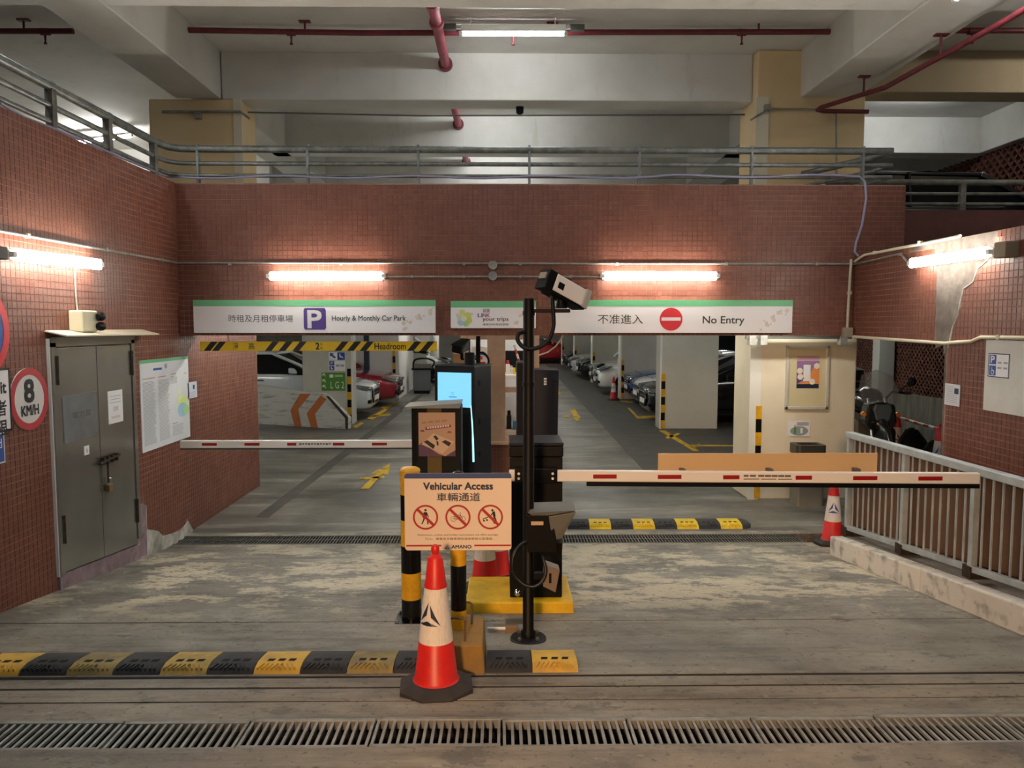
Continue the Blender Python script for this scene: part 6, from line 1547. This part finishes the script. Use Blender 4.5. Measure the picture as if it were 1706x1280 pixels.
# left bays: noses point to +x
car('white SUV parked behind the orange chevron parapet', (-2.98, 18.15, 0), R180, 'dfe6ea', 4.6, 1.86, 1.56, 'suv', 0, 'big')
car('dark red parked saloon behind the white SUV', (-2.72, 20.75, 0), R180, '8f1428', 4.7, 1.84, 1.42, 'sedan', .3, 'bar')
car('white van nose far along the entry lane', (-1.95, 29.4, 0), R180, 'dcdedd', 4.6, 1.8, 1.75, 'van', 0, 'bar')
# upper deck car
u = car('black car on the upper deck behind the far right railing', (2.85, 11.2, 2.75), 0, '0c0f14', 4.7, 1.85, 1.5, 'sedan', .2, 'bar')
# ================================================================== MOTORCYCLE
def motorcycle(loc, rz):
    """front wheel at local origin, facing -y"""
    t = thing('motorcycle', 'black touring motorcycle with windscreen and top case in the yard', 'motorcycle', loc, rz)
    BP = M('motorcycle_black', '14161a', .25, .2, coat=.8)
    for nm, y in (('front_wheel', 0), ('rear_wheel', 1.42)):
        W_ = MB().lathe([(.22, -.05), (.29, -.055), (.32, -.02), (.32, .02), (.29, .055), (.22, .05)], 28, (0, y, .32), 'x').build(nm, TYRE, t, smooth=True)
        MB().lathe([(.225, -.04), (.18, -.02), (.06, -.03), (.06, .03), (.18, .02), (.225, .04)], 24, (0, y, .32), 'x').build('wheel_rim', RIM, W_, smooth=True)
        MB().lathe([(.13, -.058), (.13, -.052)], 20, (0, y, .32), 'x').build('brake_disc', STEELD, W_, smooth=True)
    for s in (-1, 1):
        MB().tube([(s * .10, 0, .32), (s * .10, .30, .98)], [.028, .024], 10).build('fork_leg', CHROME, t, smooth=True)
        MB().tube([(s * .10, .30, .98), (s * .2, .36, 1.06), (s * .38, .46, 1.04)], .014, 8).build('handlebar', BLK, t, smooth=True)
        MB().lathe([(.02, s * .38), (.022, s * .46)], 10, (0, .46, 1.04), 'x').build('grip', RUB, t, smooth=True)
        MB().tube([(s * .30, .40, 1.06), (s * .36, .34, 1.16)], .008, 6).build('mirror_stem', BLK, t)
        MB().lathe([(.015, -.02), (.055, -.01), (.06, .005), (.04, .02)], 14, (s * .42, .34, 1.19), 'y').build('mirror', BP, t, smooth=True)
        MB().lathe([(.03, -.04), (.035, 0), (.02, .04)], 12, (s * .2, .16, .80), 'y').build('indicator', M('amber_lens', 'e08a2a', .2), t, smooth=True)
        MB().tube([(s * .14, .55, .5), (s * .16, 1.0, .38), (s * .17, 1.6, .42)], [.04, .04, .055], 10).build('exhaust', CHROME, t, smooth=True)
        b = MB(); b.prism([(1.0, .52), (1.55, .55), (1.6, .80), (1.05, .82)], s * .19, s * .36, 'x'); b.build('side_case', BP, t, .03)
    MB().lathe([(.03, .06), (.09, .08), (.115, .14), (.11, .22), (.05, .28)], 20, (0, 0, .83), 'y').build('headlamp_shell', BP, t, smooth=True)
    H_ = MB(); H_.prism([(-.085, .93), (-.105, .86), (-.075, .74), (0, .69), (.075, .74), (.105, .86), (.085, .93)], .055, .10); H_.build('headlamp', LAMP, t, .01)
    ws_ = MB(); pr = [(-.17, .16, .92), (-.24, .24, 1.08), (-.18, .33, 1.27), (0, .35, 1.34), (.18, .33, 1.27), (.24, .24, 1.08), (.17, .16, .92), (0, .12, .90)]
    n = len(pr); ws_.v += [(x, y - .0, z) for x, y, z in pr] + [(x, y + .006, z) for x, y, z in pr]; ws_.face(list(range(n))); ws_.face([n + k for k in range(n)][::-1])
    for k in range(n): ws_.face([k, (k + 1) % n, (k + 1) % n + n, k + n])
    ws_.build('windscreen', M('smoked_screen', 'c8ccd0', .1, trans=.6, alpha=.35), t)
    MB().prism([(-.16, .92), (-.19, .7), (-.08, .55), (.08, .55), (.19, .7), (.16, .92), (.0, .96)], .10, .34).build('cowl', BP, t, .03)
    MB().tube([(0, -.30, .42), (0, -.18, .62), (0, .05, .68), (0, .24, .60)], [.03, .07, .08, .05], 10).build('front_mudguard', BP, t, smooth=True)
    MB().tube([(0, .40, .86), (0, .55, .93), (0, .75, .92), (0, .92, .82)], [.09, .17, .18, .11], 14).build('fuel_tank', BP, t, smooth=True)
    MB().prism([(.85, .76), (1.2, .74), (1.6, .82), (1.65, .88), (1.2, .84), (.9, .84)], -.14, .14, 'x').build('seat', RUB, t, .03)
    MB().prism([(.45, .25), (.95, .25), (1.0, .6), (.5, .7)], -.18, .18, 'x').build('engine', STEELD, t, .03)
    MB().tube([(0, .30, .95), (0, .6, .6), (0, 1.0, .5), (0, 1.42, .32)], .035, 8).build('frame', BLK, t, smooth=True)
    tc = MB().lathe([(.12, -.17), (.25, -.13), (.27, 0), (.24, .13), (.12, .19)], 24, (0, 1.62, 1.14)).build('top_case', BP, t, smooth=True)
    MB().lathe([(.272, -.012), (.272, .012)], 24, (0, 1.62, 1.12)).build('case_trim', CHROME, tc, smooth=True)
    return t
mp = P(1468, 690, 10.5)
mc = motorcycle((mp.x, 10.4, 0), math.radians(-8)); mc.scale = (1.13, 1.13, 1.13)
# black sacks
def sack(label, px, py, Y, w, h, seed):
    p = P(px, py, Y); t = thing('rubbish_sack', label, 'sack', (p.x, Y, 0), group='black sacks in the yard')
    rnd = random.Random(seed); b = MB(); n, m = 16, 9
    for j in range(m):
        f_ = j / (m - 1); z = h * f_; rad = w * max(.12, (1 - f_ ** 2.4)) ** .55
        for k in range(n):
            a = k * 2 * math.pi / n; q = rad * (1 + .12 * math.sin(3 * a + seed + 3 * f_) + .06 * math.sin(7 * a + 5 * f_) + rnd.uniform(-.07, .07)); b.v.append((q * math.cos(a), q * .8 * math.sin(a), z))
    for j in range(m - 1):
        for k in range(n): b.face([j * n + k, j * n + (k + 1) % n, (j + 1) * n + (k + 1) % n, (j + 1) * n + k])
    b.face(list(range(n))[::-1]); b.face([(m - 1) * n + k for k in range(n)])
    b.build('sack_body', M('sack_black', '131416', .35), t, smooth=True)
    MB().lathe([(.05, h - .06), (.035, h + .005), (.045, h + .02)], 10).build('tied_neck', M('sack_black', '131416', .35), t, smooth=True)
sack('black sack beside the cone under the striped tape', 1518, 735, 11.25, .26, .60, 1)
sack('black sack next to the jamb of the side opening', 1556, 740, 10.7, .20, .50, 4)
